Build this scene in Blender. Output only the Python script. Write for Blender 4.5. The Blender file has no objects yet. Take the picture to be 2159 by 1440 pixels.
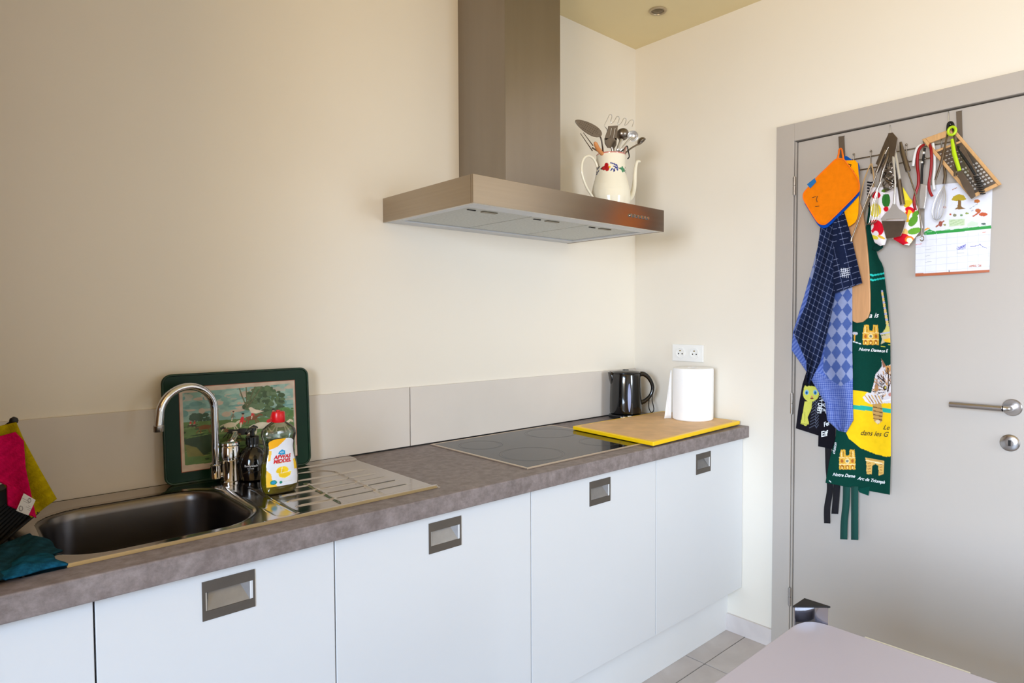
import bpy, math, random
import numpy as np
from mathutils import Vector, Matrix
random.seed(7)
PI = math.pi
S = bpy.context.scene
COL = S.collection

# ---------------------------------------------------------------- camera
FL, CX0, CY0 = 1348.4448, 68.1573, 4.0984          # focal length in px, principal point offset
CO = np.array([-2.4352, -1.9449, 1.3353])
_a, _b, _r = math.radians(-43.3318), math.radians(-2.0935), math.radians(-0.1484)
FW = np.array([-math.sin(_a)*math.cos(_b), math.cos(_a)*math.cos(_b), math.sin(_b)])
_rt = np.array([math.cos(_a), math.sin(_a), 0.0]); _up = np.cross(_rt, FW)
RT = _rt*math.cos(_r)+_up*math.sin(_r); UP = -_rt*math.sin(_r)+_up*math.cos(_r)
cd = bpy.data.cameras.new('camera'); cam = bpy.data.objects.new('camera', cd); COL.objects.link(cam)
cd.sensor_fit = 'HORIZONTAL'; cd.sensor_width = 36; cd.lens = 36*FL/2159
cd.shift_x = -CX0/2159; cd.shift_y = CY0/2159; cd.clip_start = 0.05
cam.matrix_world = Matrix(((RT[0], UP[0], -FW[0], CO[0]), (RT[1], UP[1], -FW[1], CO[1]), (RT[2], UP[2], -FW[2], CO[2]), (0, 0, 0, 1)))
S.camera = cam

# ---------------------------------------------------------------- world, lights, exposure
S.view_settings.view_transform = 'Standard'; S.view_settings.look = 'None'
S.view_settings.gamma = 1; S.view_settings.use_curve_mapping = False
S.view_settings.exposure = 0.0
w = bpy.data.worlds.new('world'); S.world = w; w.use_nodes = True
wn = w.node_tree.nodes['Background']; wn.inputs[0].default_value = (0.62, 0.78, 1.0, 1); wn.inputs[1].default_value = 0.6
ROOM_X, ROOM_Y, CEIL = -4.6, -3.9, 2.6177
WIN = (-3.15, -1.8, 0.85, 2.15)                      # y0, y1, z0, z1 of the window in the left wall
def area(name, loc, rot, sx, sy, power, col, spread=180):
    d = bpy.data.lights.new(name, 'AREA'); d.shape = 'RECTANGLE'; d.size = sx; d.size_y = sy
    d.energy = power; d.color = col; d.spread = math.radians(spread)
    o = bpy.data.objects.new(name, d); o.location = loc; o.rotation_euler = rot; COL.objects.link(o); return o
# daylight that enters through the window: sky (cool, falling) and sunlit terrace bounce (warm, rising)
WCY, WCZ, WW, WH = (WIN[0]+WIN[1])/2, (WIN[2]+WIN[3])/2, WIN[1]-WIN[0], WIN[3]-WIN[2]
area('window_sky_light', (ROOM_X+0.10, WCY, WCZ), (0, math.radians(-90+28), 0), WH-.06, WW-.06, 122, (0.47, 0.69, 1.0), 106)
area('window_bounce_light', (ROOM_X+0.16, WCY, WCZ), (0, math.radians(-90-25), 0), WH-.1, WW-.1, 47, (1.0, 0.71, 0.35), 120)
FILL_WIN = (-.95, -.25, .90, 2.10)                     # x0, x1, z0, z1 of an unseen window added for the fill lamp
area('added_fill_light', ((FILL_WIN[0]+FILL_WIN[1])/2, ROOM_Y+.10, 1.5), (math.radians(90-4), 0, math.radians(-6)), .64, 1.14, 6.5, (0.80, 0.90, 1.0), 62)  # invented cool lamp that lifts the right part of the back wall

# ---------------------------------------------------------------- helpers
def lin(c):
    c = np.asarray(c, float)/255.0
    return np.where(c <= 0.04045, c/12.92, ((c+0.055)/1.055)**2.4)
def PXY(u, v, ax, val):                              # the point on the plane axis=val that the photo shows at pixel u, v
    d = FW+RT*(u-1079.5-CX0)/FL-UP*(v-720-CY0)/FL
    return CO+d*((val-CO[ax])/d[ax])
def D(u, v, x=0.0): return PXY(u, v, 0, x)           # on a plane parallel to the door
def Wl(u, v, y=0.0): return PXY(u, v, 1, y)          # on a plane parallel to the back wall
MATS = {}
def mat(name, rgb, rough=0.5, metal=0.0, var=0.04, scale=8.0, bump=0.0, bscale=60.0, spec=0.5, coat=0.0, aniso=None, trans=0.0, ior=1.45, attr=None, raw=False, alpha=1.0, rvar=0.0, stretch=(1, 1, 1)):
    if name in MATS: return MATS[name]
    m = bpy.data.materials.new(name); m.use_nodes = True; nt = m.node_tree; n = nt.nodes; l = nt.links
    p = n['Principled BSDF']; c = tuple(lin(rgb))
    tc = n.new('ShaderNodeTexCoord'); mp = n.new('ShaderNodeMapping'); mp.inputs['Scale'].default_value = stretch
    l.new(tc.outputs['Object'], mp.inputs[0])
    ns = n.new('ShaderNodeTexNoise'); ns.inputs['Scale'].default_value = scale; ns.inputs['Detail'].default_value = 5
    l.new(mp.outputs[0], ns.inputs['Vector'])
    mr = n.new('ShaderNodeMapRange'); mr.inputs[1].default_value = .3; mr.inputs[2].default_value = .7
    mr.inputs[3].default_value = 1-var; mr.inputs[4].default_value = 1+var; l.new(ns.outputs['Fac'], mr.inputs[0])
    mx = n.new('ShaderNodeVectorMath'); mx.operation = 'SCALE'; l.new(mr.outputs[0], mx.inputs['Scale'])
    if attr:
        at = n.new('ShaderNodeAttribute'); at.attribute_name = attr; l.new(at.outputs['Color'], mx.inputs[0])
    else: mx.inputs[0].default_value = c[:3]
    l.new(mx.outputs[0], p.inputs['Base Color'])
    p.inputs['Roughness'].default_value = rough; p.inputs['Metallic'].default_value = metal
    p.inputs['Specular IOR Level'].default_value = spec; p.inputs['Coat Weight'].default_value = coat
    p.inputs['IOR'].default_value = ior; p.inputs['Transmission Weight'].default_value = trans
    if rvar:
        r2 = n.new('ShaderNodeMapRange'); r2.inputs[1].default_value = .3; r2.inputs[2].default_value = .7
        r2.inputs[3].default_value = max(rough-rvar, .02); r2.inputs[4].default_value = rough+rvar
        l.new(ns.outputs['Fac'], r2.inputs[0]); l.new(r2.outputs[0], p.inputs['Roughness'])
    if aniso is not None: p.inputs['Anisotropic'].default_value = aniso
    if bump:
        n2 = n.new('ShaderNodeTexNoise'); n2.inputs['Scale'].default_value = bscale; n2.inputs['Detail'].default_value = 4
        l.new(mp.outputs[0], n2.inputs['Vector'])
        b = n.new('ShaderNodeBump'); b.inputs['Strength'].default_value = bump; b.inputs['Distance'].default_value = .002
        l.new(n2.outputs['Fac'], b.inputs['Height']); l.new(b.outputs[0], p.inputs['Normal'])
    MATS[name] = m; return m

class MB:                                            # collects shapes for one mesh
    def __init__(s): s.v = []; s.f = []; s.m = []; s.c = None
    def add(s, v, f, m=0):
        o = len(s.v); s.v += [tuple(map(float, p)) for p in v]; s.f += [tuple(i+o for i in q) for q in f]; s.m += [m]*len(f); return s
    def box(s, x0, x1, y0, y1, z0, z1, m=0):
        v = [(x, y, z) for z in (z0, z1) for y in (y0, y1) for x in (x0, x1)]
        return s.add(v, [(0, 2, 3, 1), (4, 5, 7, 6), (0, 1, 5, 4), (2, 6, 7, 3), (0, 4, 6, 2), (1, 3, 7, 5)], m)
    def prism(s, pts, off, m=0):                     # closed outline (3d points) pushed by off
        n = len(pts); off = np.array(off, float)
        v = [np.array(p) for p in pts]+[np.array(p)+off for p in pts]
        return s.add(v, [tuple(range(n))[::-1], tuple(range(n, 2*n))]+[(i, (i+1) % n, n+(i+1) % n, n+i) for i in range(n)], m)
    def tube(s, pts, r, n=10, m=0, cap=True, closed=False, flat=None):
        P = [np.array(p, float) for p in pts]; k = len(P); rs = r if hasattr(r, '__len__') else [r]*k
        T = []
        for i in range(k):
            a = P[(i-1) % k] if (closed or i > 0) else P[i]; b = P[(i+1) % k] if (closed or i < k-1) else P[i]
            t = b-a; T.append(t/(np.linalg.norm(t)+1e-12))
        u = np.cross(T[0], (0.13, 0.31, 0.94)); u /= np.linalg.norm(u); V = []
        for i in range(k):
            u = u-T[i]*np.dot(u, T[i]); u /= np.linalg.norm(u)+1e-12; w_ = np.cross(T[i], u)
            for j in range(n):
                a = 2*PI*j/n; V.append(P[i]+rs[i]*(math.cos(a)*u+math.sin(a)*w_))
        F = []
        for i in range(k if closed else k-1):
            for j in range(n):
                a = i*n+j; b = i*n+(j+1) % n; c = ((i+1) % k)*n+(j+1) % n; d = ((i+1) % k)*n+j; F.append((a, b, c, d))
        if cap and not closed: F += [tuple(range(n))[::-1], tuple(range((k-1)*n, k*n))]
        return s.add(V, F, m)
    def lathe(s, prof, c=(0, 0, 0), n=32, m=0, sx=1, sy=1, rot=0, cap=True, axis='z'):
        V = []; ca, sa = math.cos(rot), math.sin(rot)
        for r, z in prof:
            for j in range(n):
                a = 2*PI*j/n; x = r*math.cos(a)*sx; y = r*math.sin(a)*sy; x, y = x*ca-y*sa, x*sa+y*ca
                if axis == 'z': V.append((c[0]+x, c[1]+y, c[2]+z))
                elif axis == 'x': V.append((c[0]+z, c[1]+x, c[2]+y))
                else: V.append((c[0]+x, c[1]+z, c[2]+y))
        F = []
        for i in range(len(prof)-1):
            for j in range(n): a = i*n+j; b = i*n+(j+1) % n; F.append((a, b, b+n, a+n))
        if cap: F += [tuple(range(n))[::-1], tuple(range((len(prof)-1)*n, len(prof)*n))]
        return s.add(V, F, m)
def smooth_line(pts, n=8, closed=False):             # Catmull-Rom through points
    P = [np.array(p, float) for p in pts]; k = len(P); out = []
    for i in range(k if closed else k-1):
        g = (lambda j: P[j % k]) if closed else (lambda j: P[min(max(j, 0), k-1)])
        a, b, c, d = g(i-1), g(i), g(i+1), g(i+2)
        for t in np.linspace(0, 1, n, endpoint=False):
            out.append(.5*((2*b)+(c-a)*t+(2*a-5*b+4*c-d)*t*t+(3*b-a-3*c+d)*t**3))
    if not closed: out.append(P[-1])
    return out
WLOC = {}
def link(o, parent, loc=(0, 0, 0)):
    COL.objects.link(o)
    if parent is not None:
        o.parent = parent; o.location = Vector(loc)-WLOC[parent.name]
    else: o.location = loc
    WLOC[o.name] = Vector(loc)
def obj(name, mb, mats, parent=None, smooth=False, bevel=0, solid=0, subsurf=0, origin=None, autos=None):
    me = bpy.data.meshes.new(name); v = np.array(mb.v)
    if origin is None:
        lo, hi = v.min(0), v.max(0); origin = ((lo[0]+hi[0])/2, (lo[1]+hi[1])/2, lo[2])
    origin = np.array(origin, float)
    me.from_pydata((v-origin).tolist(), [], mb.f)
    if not isinstance(mats, (list, tuple)): mats = [mats]
    for m in mats: me.materials.append(m)
    if len(mats) > 1: me.polygons.foreach_set('material_index', mb.m)
    if mb.c is not None:
        ca = me.color_attributes.new('Col', 'FLOAT_COLOR', 'POINT')
        cc = np.ones((len(v), 4)); cc[:, :3] = mb.c; ca.data.foreach_set('color', cc.ravel())
    me.validate()
    if smooth:
        me.polygons.foreach_set('use_smooth', [True]*len(me.polygons))
        try: me.set_sharp_from_angle(angle=math.radians(38))
        except Exception: pass
    me.update()
    o = bpy.data.objects.new(name, me); link(o, parent, origin)
    if solid: md = o.modifiers.new('s', 'SOLIDIFY'); md.thickness = solid; md.offset = 0
    if bevel:
        md = o.modifiers.new('b', 'BEVEL'); md.width = bevel; md.segments = 2; md.limit_method = 'ANGLE'; md.angle_limit = math.radians(40)
    if subsurf: md = o.modifiers.new('u', 'SUBSURF'); md.levels = md.render_levels = subsurf
    return o
def tag(o, label, cat, group=None):
    o['label'] = label; o['category'] = cat
    if group: o['group'] = group
    return o
def thing(name, label, cat, loc, group=None):
    o = bpy.data.objects.new(name, None); o.empty_display_size = .05; link(o, None, loc); return tag(o, label, cat, group)
def struct(o): o['kind'] = 'structure'; return o
# --- flat print painted on vertices
class Paint:
    def __init__(s, U, V, base): s.U = U; s.V = V; s.c = np.tile(lin(base), (len(U), 1))
    def put(s, m, rgb): s.c[m] = lin(rgb)
    def poly(s, pts, rgb):
        m = np.zeros(len(s.U), bool); n = len(pts)
        for i in range(n):
            (x0, y0), (x1, y1) = pts[i], pts[(i+1) % n]
            if y0 == y1: continue
            k = ((y0 > s.V) != (y1 > s.V)) & (s.U < (x1-x0)*(s.V-y0)/(y1-y0)+x0); m ^= k
        s.put(m, rgb)
    def ell(s, cx, cy, rx, ry, rgb, rot=0):
        a = math.radians(rot); x = s.U-cx; y = s.V-cy
        p = (x*math.cos(a)+y*math.sin(a))/rx; q = (-x*math.sin(a)+y*math.cos(a))/ry; s.put(p*p+q*q < 1, rgb)
    def line(s, pts, wd, rgb):
        for (x0, y0), (x1, y1) in zip(pts, pts[1:]):
            dx, dy = x1-x0, y1-y0; L = dx*dx+dy*dy+1e-9
            t = np.clip(((s.U-x0)*dx+(s.V-y0)*dy)/L, 0, 1)
            s.put((s.U-x0-t*dx)**2+(s.V-y0-t*dy)**2 < wd*wd/4, rgb)
    def mottle(s, k, amt, seed=0):
        s.c *= 1+amt*(np.sin(s.U*k+seed)*np.sin(s.V*k*1.3+seed*2)+np.sin(s.U*k*.43+s.V*k*.61+seed))[:, None]*.5
def patch(left, right, nu, nv, depth, base=(200, 200, 200), paint=None, ax=0, wave=None):
    """cloth or sheet between a left and a right edge given as photo pixels, lying at x=-depth (ax=0) or y=-depth (ax=1)"""
    def resample(P, k):
        P = np.array(P, float); d = np.r_[0, np.cumsum(np.hypot(*np.diff(P[:, :2], axis=0).T))]; t = np.linspace(0, d[-1], k)
        return np.stack([np.interp(t, d, P[:, i]) for i in range(P.shape[1])], 1)
    Lp, Rp = resample(left, nv), resample(right, nv); mb = MB(); uv = []; V = []
    for j in range(nv):
        for i in range(nu):
            s = i/(nu-1); p = Lp[j]*(1-s)+Rp[j]*s; t = j/(nv-1)
            d = depth(s, t) if callable(depth) else depth
            if wave: d += wave(s, t)
            if len(p) > 2: d += p[2]
            uv.append(p[:2]); V.append(PXY(p[0], p[1], ax, -d))
    F = [(j*nu+i, j*nu+i+1, (j+1)*nu+i+1, (j+1)*nu+i) for j in range(nv-1) for i in range(nu-1)]
    mb.add(V, F); uv = np.array(uv); P = Paint(uv[:, 0], uv[:, 1], base)
    if paint: paint(P)
    mb.c = np.clip(P.c, 0, 1); return mb
def lettering(text, size, mapper, material, parent, name='lettering', shear=0.0, align='LEFT', bold=0.0, spacing=1.0):
    """letters as a thin mesh; mapper takes (x right, y up) in the letters' own units to a 3d point"""
    cu = bpy.data.curves.new('t', 'FONT'); cu.body = text; cu.size = size; cu.shear = shear; cu.align_x = align; cu.offset = bold; cu.space_character = spacing
    cu.resolution_u = 3
    o = bpy.data.objects.new('t', cu); COL.objects.link(o); bpy.context.view_layer.update()
    me = bpy.data.meshes.new_from_object(o.evaluated_get(bpy.context.evaluated_depsgraph_get()))
    mb = MB(); mb.add([mapper(v.co.x, v.co.y) for v in me.vertices], [tuple(p.vertices) for p in me.polygons])
    bpy.data.objects.remove(o); bpy.data.meshes.remove(me)
    return obj(name, mb, material, parent)
def px_text(u, v, rot, x, squeeze=1.0):
    c, s = math.cos(math.radians(rot)), math.sin(math.radians(rot))
    return lambda a, b: D(u+a*squeeze*c-b*s, v-a*squeeze*s-b*c, -x)

# ---------------------------------------------------------------- materials
M_wall = mat('wall_paint', (233, 226, 213), .75, var=.015, scale=1.5, bump=.10, bscale=45)
M_ceil = mat('ceiling_paint', (232, 216, 172), .7, var=.01, bump=.05, bscale=60)
M_door = mat('door_paint', (182, 174, 166), .42, var=.01, scale=3)
M_cab = mat('cabinet_laminate', (214, 215, 217), .33, var=.008, scale=3)
M_plinth = mat('plinth_laminate', (226, 226, 226), .35, var=.01)
M_splash = mat('backsplash_laminate', (214, 206, 197), .55, var=.03, spec=.3, scale=4)
M_dark = mat('dark_gap', (28, 26, 25), .8)
M_steel = mat('brushed_steel', (150, 140, 128), .30, 1.0, var=.05, scale=30, stretch=(.15, .15, 12), bump=.03, bscale=80)
M_hoodF = mat('hood_steel', (170, 158, 144), .22, 1.0, var=.04, scale=5, stretch=(.4, .4, 30))
M_chim = mat('chimney_steel', (152, 144, 136), .30, 1.0, var=.04, scale=3, stretch=(6, 6, .5))
M_hoodU = mat('hood_underside', (206, 208, 212), .4, .3, var=.05)
M_filter = mat('filter_mesh', (196, 198, 194), .5, .3, var=.10, scale=120, bump=.4, bscale=500)
M_chrome = mat('chrome', (205, 205, 208), .06, 1.0, var=.01)
M_sink = mat('sink_steel', (186, 178, 170), .14, 1.0, var=.05, scale=9, rvar=.05)
M_basin = mat('basin_steel', (112, 106, 102), .27, 1.0, var=.06, scale=20, stretch=(1, 1, 3))
M_nickel = mat('satin_nickel', (178, 174, 172), .25, 1.0, var=.02)
M_plate = mat('pull_plate', (112, 105, 98), .42, .85, var=.05, scale=20)
M_pocket = mat('pull_pocket', (150, 148, 148), .38, .9, var=.12, scale=30)
M_black = mat('black_plastic', (14, 14, 16), .25, var=.05, coat=.3)
M_blackG = mat('black_gloss', (8, 8, 10), .12, var=.02, coat=.6)
M_matteblack = mat('matte_black', (16, 15, 16), .55, var=.1)
M_glass = mat('hob_glass', (12, 13, 16), .06, var=.02, coat=0, spec=.34)
M_ring = mat('hob_ring', (58, 58, 60), .3)
M_table = mat('table_laminate', (184, 178, 188), .38, var=.02, scale=3)
M_tedge = mat('table_edge', (214, 214, 200), .4)
M_white = mat('white_plastic', (238, 238, 236), .3, var=.01)
M_paper = mat('kitchen_paper', (246, 246, 246), .9, var=.01, bump=.25, bscale=220)
M_print = mat('printed_surface', (255, 255, 255), .5, var=.03, scale=40, attr='Col')
M_cloth = mat('printed_cotton', (255, 255, 255), .92, var=.05, scale=60, attr='Col', bump=.35, bscale=420, spec=.15)
M_terry = mat('terry_cloth', (255, 255, 255), .97, var=.14, scale=90, attr='Col', bump=.9, bscale=260, spec=.05)
M_grn = mat('tray_green', (4, 40, 22), .4, var=.1, spec=.2)
M_red = mat('red_plastic', (206, 14, 22), .3)
M_dred = mat('dark_red_handle', (150, 14, 22), .35)
M_lime = mat('lime_plastic', (176, 206, 20), .35)
M_wood = mat('pale_wood', (206, 160, 106), .55, var=.12, scale=10, stretch=(12, 12, 1), bump=.06, bscale=60)
M_bamboo = mat('bamboo', (196, 146, 100), .5, var=.10, scale=12, stretch=(9, 9, .7))
M_yel = mat('yellow_board', (246, 200, 8), .35, var=.02)
M_wire = mat('steel_wire', (150, 142, 132), .25, 1.0)
M_tool = mat('tool_steel', (132, 122, 112), .28, 1.0, var=.1, scale=30)
M_toolB = mat('bright_tool_steel', (214, 213, 212), .30, .8, var=.05)
M_strap = mat('grey_strap', (112, 100, 88), .45, .6)
M_white_ink = mat('white_ink', (232, 236, 240), .8)
M_red_ink = mat('red_ink', (206, 30, 40), .6)
M_dark_ink = mat('dark_ink', (44, 36, 20), .8)
M_or_ink = mat('orange_ink', (196, 104, 60), .7)
def concrete():                                      # grey worktop laminate with soft darker and lighter clouds
    m = mat('worktop_laminate', (128, 116, 112), .45, var=.08, scale=5, rvar=.04, spec=.25)
    nt = m.node_tree; n = nt.nodes; l = nt.links; sc = [q for q in n if q.type == 'VECT_MATH'][0]
    t = n.new('ShaderNodeTexNoise'); l.new([q for q in n if q.type == 'MAPPING'][0].outputs[0], t.inputs['Vector']); t.inputs['Scale'].default_value = 38; t.inputs['Detail'].default_value = 8; t.inputs['Roughness'].default_value = .7
    r = n.new('ShaderNodeValToRGB'); r.color_ramp.elements[0].position = .38; r.color_ramp.elements[1].position = .68
    r.color_ramp.elements[0].color = (*lin((116, 105, 102)), 1); r.color_ramp.elements[1].color = (*lin((146, 135, 133)), 1)
    l.new(t.outputs['Fac'], r.inputs[0]); l.new(r.outputs[0], sc.inputs[0]); return m
M_top = concrete()
def stone(name, a, b):
    m = mat(name, a, .45, var=.03, scale=6)
    nt = m.node_tree; n = nt.nodes; l = nt.links; sc = [q for q in n if q.type == 'VECT_MATH'][0]
    t = n.new('ShaderNodeTexNoise'); l.new([q for q in n if q.type == 'MAPPING'][0].outputs[0], t.inputs['Vector']); t.inputs['Scale'].default_value = 9; t.inputs['Detail'].default_value = 6; t.inputs['Distortion'].default_value = .6
    r = n.new('ShaderNodeValToRGB'); r.color_ramp.elements[0].position = .35; r.color_ramp.elements[1].position = .7
    r.color_ramp.elements[0].color = (*lin(a), 1); r.color_ramp.elements[1].color = (*lin(b), 1)
    l.new(t.outputs['Fac'], r.inputs[0]); l.new(r.outputs[0], sc.inputs[0]); return m
M_tile = stone('floor_tile', (184, 174, 168), (196, 187, 181))
M_skirt = stone('skirting_stone', (206, 197, 194), (218, 210, 206))
M_grout = mat('grout', (88, 82, 78), .9)
def clear(name, rgb, tint, gl):                      # thin clear plastic: mostly see-through with a glossy skin
    m = bpy.data.materials.new(name); m.use_nodes = True; nt = m.node_tree; n = nt.nodes; l = nt.links; n.remove(n['Principled BSDF'])
    t = n.new('ShaderNodeBsdfTransparent'); t.inputs[0].default_value = (*lin(rgb), 1)
    g = n.new('ShaderNodeBsdfGlossy'); g.inputs['Roughness'].default_value = .08
    lw = n.new('ShaderNodeLayerWeight'); lw.inputs[0].default_value = gl
    nz = n.new('ShaderNodeTexNoise'); nz.inputs['Scale'].default_value = 20
    mr = n.new('ShaderNodeMapRange'); mr.inputs[3].default_value = tint*.8; mr.inputs[4].default_value = tint*1.2; l.new(nz.outputs[0], mr.inputs[0])
    ad = n.new('ShaderNodeMath'); ad.operation = 'MULTIPLY_ADD'; l.new(lw.outputs['Fresnel'], ad.inputs[0]); ad.inputs[1].default_value = 1; l.new(mr.outputs[0], ad.inputs[2]); ad.use_clamp = True
    mx = n.new('ShaderNodeMixShader'); l.new(ad.outputs[0], mx.inputs[0]); l.new(t.outputs[0], mx.inputs[1]); l.new(g.outputs[0], mx.inputs[2])
    l.new(mx.outputs[0], n['Material Output'].inputs[0]); MATS[name] = m; return m
M_clear = clear('clear_plastic', (214, 220, 214), .10, .25)
M_liquid = mat('dish_soap_liquid', (190, 168, 10), .1, trans=.55, ior=1.2, var=.02)

# ================================================================ the room
WT = 0.15
struct(obj('wall_back', MB().box(ROOM_X, 0, 0, WT, 0, CEIL), M_wall))
b = MB(); DY0, DY1, DZ = -.717, -1.71, 2.0935        # door opening with casing
b.box(0, WT, DY0-.03, WT, 0, CEIL).box(0, WT, ROOM_Y-WT, DY1+.03, 0, CEIL).box(0, WT, DY1+.03, DY0-.03, DZ-.03, CEIL)
struct(obj('wall_right', b, M_wall))
b = MB(); b.box(ROOM_X-WT, ROOM_X, ROOM_Y-WT, WIN[0], 0, CEIL).box(ROOM_X-WT, ROOM_X, WIN[1], WT, 0, CEIL)
b.box(ROOM_X-WT, ROOM_X, WIN[0], WIN[1], 0, WIN[2]).box(ROOM_X-WT, ROOM_X, WIN[0], WIN[1], WIN[3], CEIL)
struct(obj('wall_left', b, M_wall))
b = MB(); b.box(ROOM_X, FILL_WIN[0], ROOM_Y-WT, ROOM_Y, 0, CEIL).box(FILL_WIN[1], WT, ROOM_Y-WT, ROOM_Y, 0, CEIL)
b.box(FILL_WIN[0], FILL_WIN[1], ROOM_Y-WT, ROOM_Y, 0, FILL_WIN[2]).box(FILL_WIN[0], FILL_WIN[1], ROOM_Y-WT, ROOM_Y, FILL_WIN[3], CEIL)
struct(obj('wall_front', b, M_wall))
struct(obj('ceiling', MB().box(ROOM_X, WT, ROOM_Y, WT, CEIL, CEIL+.1), M_ceil))
fl = struct(obj('floor', MB().box(ROOM_X, WT, ROOM_Y, WT, -.1, -.004), M_grout))
tm = None; TP = .318
for i in range(14):
    for j in range(9):
        x1 = .003-TP*i; y1 = -.600+TP*(2-j)
        x0, x1_, y0, y1_ = max(x1-TP+.005, ROOM_X+.002), min(x1, -.001), max(y1-TP+.005, ROOM_Y+.002), min(y1, -.001)
        if x1_-x0 < .02 or y1_-y0 < .02: continue
        obj('tile', MB().box(x0, x1_, y0, y1_, -.0045, random.uniform(-.0003, .0003)), M_tile, fl)
# window (behind the camera)
wd = struct(thing('window_1', '', 'window', (ROOM_X-.06, WCY, WIN[2]))); del wd['label'], wd['category']
b = MB(); fx = .05; A0, A1 = ROOM_X-.09, ROOM_X-.03
b.box(A0, A1, WIN[0], WIN[1], WIN[2], WIN[2]+fx).box(A0, A1, WIN[0], WIN[1], WIN[3]-fx, WIN[3])
b.box(A0, A1, WIN[0], WIN[0]+fx, WIN[2]+fx, WIN[3]-fx).box(A0, A1, WIN[1]-fx, WIN[1], WIN[2]+fx, WIN[3]-fx)
obj('window_frame', b, M_white, wd)
obj('pane', MB().box(ROOM_X-.065, ROOM_X-.06, WIN[0]+fx, WIN[1]-fx, WIN[2]+fx, WIN[3]-fx), M_clear, wd)
wd = struct(thing('added_window', '', 'window', ((FILL_WIN[0]+FILL_WIN[1])/2, ROOM_Y-.06, FILL_WIN[2]))); del wd['label'], wd['category']  # made-up window behind the camera, opening for the added fill lamp
b = MB(); A0, A1 = ROOM_Y-.09, ROOM_Y-.03
b.box(FILL_WIN[0], FILL_WIN[1], A0, A1, FILL_WIN[2], FILL_WIN[2]+fx).box(FILL_WIN[0], FILL_WIN[1], A0, A1, FILL_WIN[3]-fx, FILL_WIN[3])
b.box(FILL_WIN[0], FILL_WIN[0]+fx, A0, A1, FILL_WIN[2]+fx, FILL_WIN[3]-fx).box(FILL_WIN[1]-fx, FILL_WIN[1], A0, A1, FILL_WIN[2]+fx, FILL_WIN[3]-fx)
obj('window_frame', b, M_white, wd)
obj('pane', MB().box(FILL_WIN[0]+fx, FILL_WIN[1]-fx, ROOM_Y-.065, ROOM_Y-.06, FILL_WIN[2]+fx, FILL_WIN[3]-fx), M_clear, wd)
# door with casing
dr = struct(thing('door_1', '', 'door', (-.004, (DY0+DY1)/2, 0))); del dr['label'], dr['category']
b = MB(); cw = .072
b.box(-.013, .02, DY0-cw, DY0, 0, DZ).box(-.013, .02, DY1, DY1+cw, 0, DZ).box(-.013, .02, DY1+cw, DY0-cw, DZ-.068, DZ)
obj('door_casing', b, M_door, dr, bevel=.0015)
LY0, LY1, LZ = DY0-cw-.0105, DY1+cw+.004, DZ-.068-.005
b = MB(); b.box(.0, .03, LY1, LY0, .006, LZ)
obj('door_leaf', b, M_door, dr, bevel=.002)
obj('rebate_strip', MB().box(-.006, .02, LY0+.003, DY0-cw-.0025, .006, LZ), M_door, dr)
obj('door_gap', MB().box(.02, .045, DY1+cw-.01, DY0-cw+.01, 0, DZ-.05), M_dark, dr)
for z0, z1 in ((1.818, 1.886), (.966, 1.045), (.2, .27)):
    b = MB(); y = -.7915; x = -.011
    b.lathe([(.0065, 0), (.0065, (z1-z0)*.48), (.005, (z1-z0)*.49), (.005, (z1-z0)*.51), (.0065, (z1-z0)*.52), (.0065, z1-z0)], (x, y, z0), 14)
    b.lathe([(.004, -.003), (.004, (z1-z0)+.003)], (x, y, z0), 10)
    obj('hinge', b, M_nickel, dr, smooth=True)
# lever handle: rose, neck and bar
b = MB(); hy, hz = -1.500, 1.058
b.lathe([(.0, 0), (.0265, 0), (.0265, -.006), (.024, -.009), (.0, -.009)], (0, hy, hz), 36, axis='x', cap=False)
obj('rose', b, M_nickel, dr, smooth=True)
b = MB(); b.tube(smooth_line([(-.008, hy, hz), (-.035, hy, hz), (-.050, hy+.003, hz), (-.055, hy+.014, hz), (-.055, hy+.03, hz), (-.055, hy+.158, hz)], 6), .0095, 16)
obj('lever', b, M_nickel, dr, smooth=True)
b = MB(); kz = .946
b.lathe([(.0, 0), (.0265, 0), (.0265, -.005), (.022, -.0085), (.008, -.009), (0, -.009)], (0, hy+.004, kz), 36, axis='x', cap=False)
ro = obj('keyhole_rose', b, M_nickel, dr, smooth=True)
obj('keyhole', MB().box(-.0098, -.008, hy+.0005, hy+.0075, kz-.009, kz+.009), M_dark, ro)
struct(obj('baseboard_right', MB().box(-.011, 0, -.717, -.4955, 0, .074), M_skirt, bevel=.001))
# backsplash boards
bs = thing('backsplash', 'low beige splashback strip along the back wall above the worktop', 'backsplash', (-1.6, 0, .893))
ZS = 1.1025
for x0, x1 in ((-2.438, -1.2535), (-1.2505, 0)):
    obj('panel', MB().box(x0+.0005, x1-.0005, -.0085, -.0008, .8955, ZS), M_splash, bs, bevel=.0008)

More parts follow.
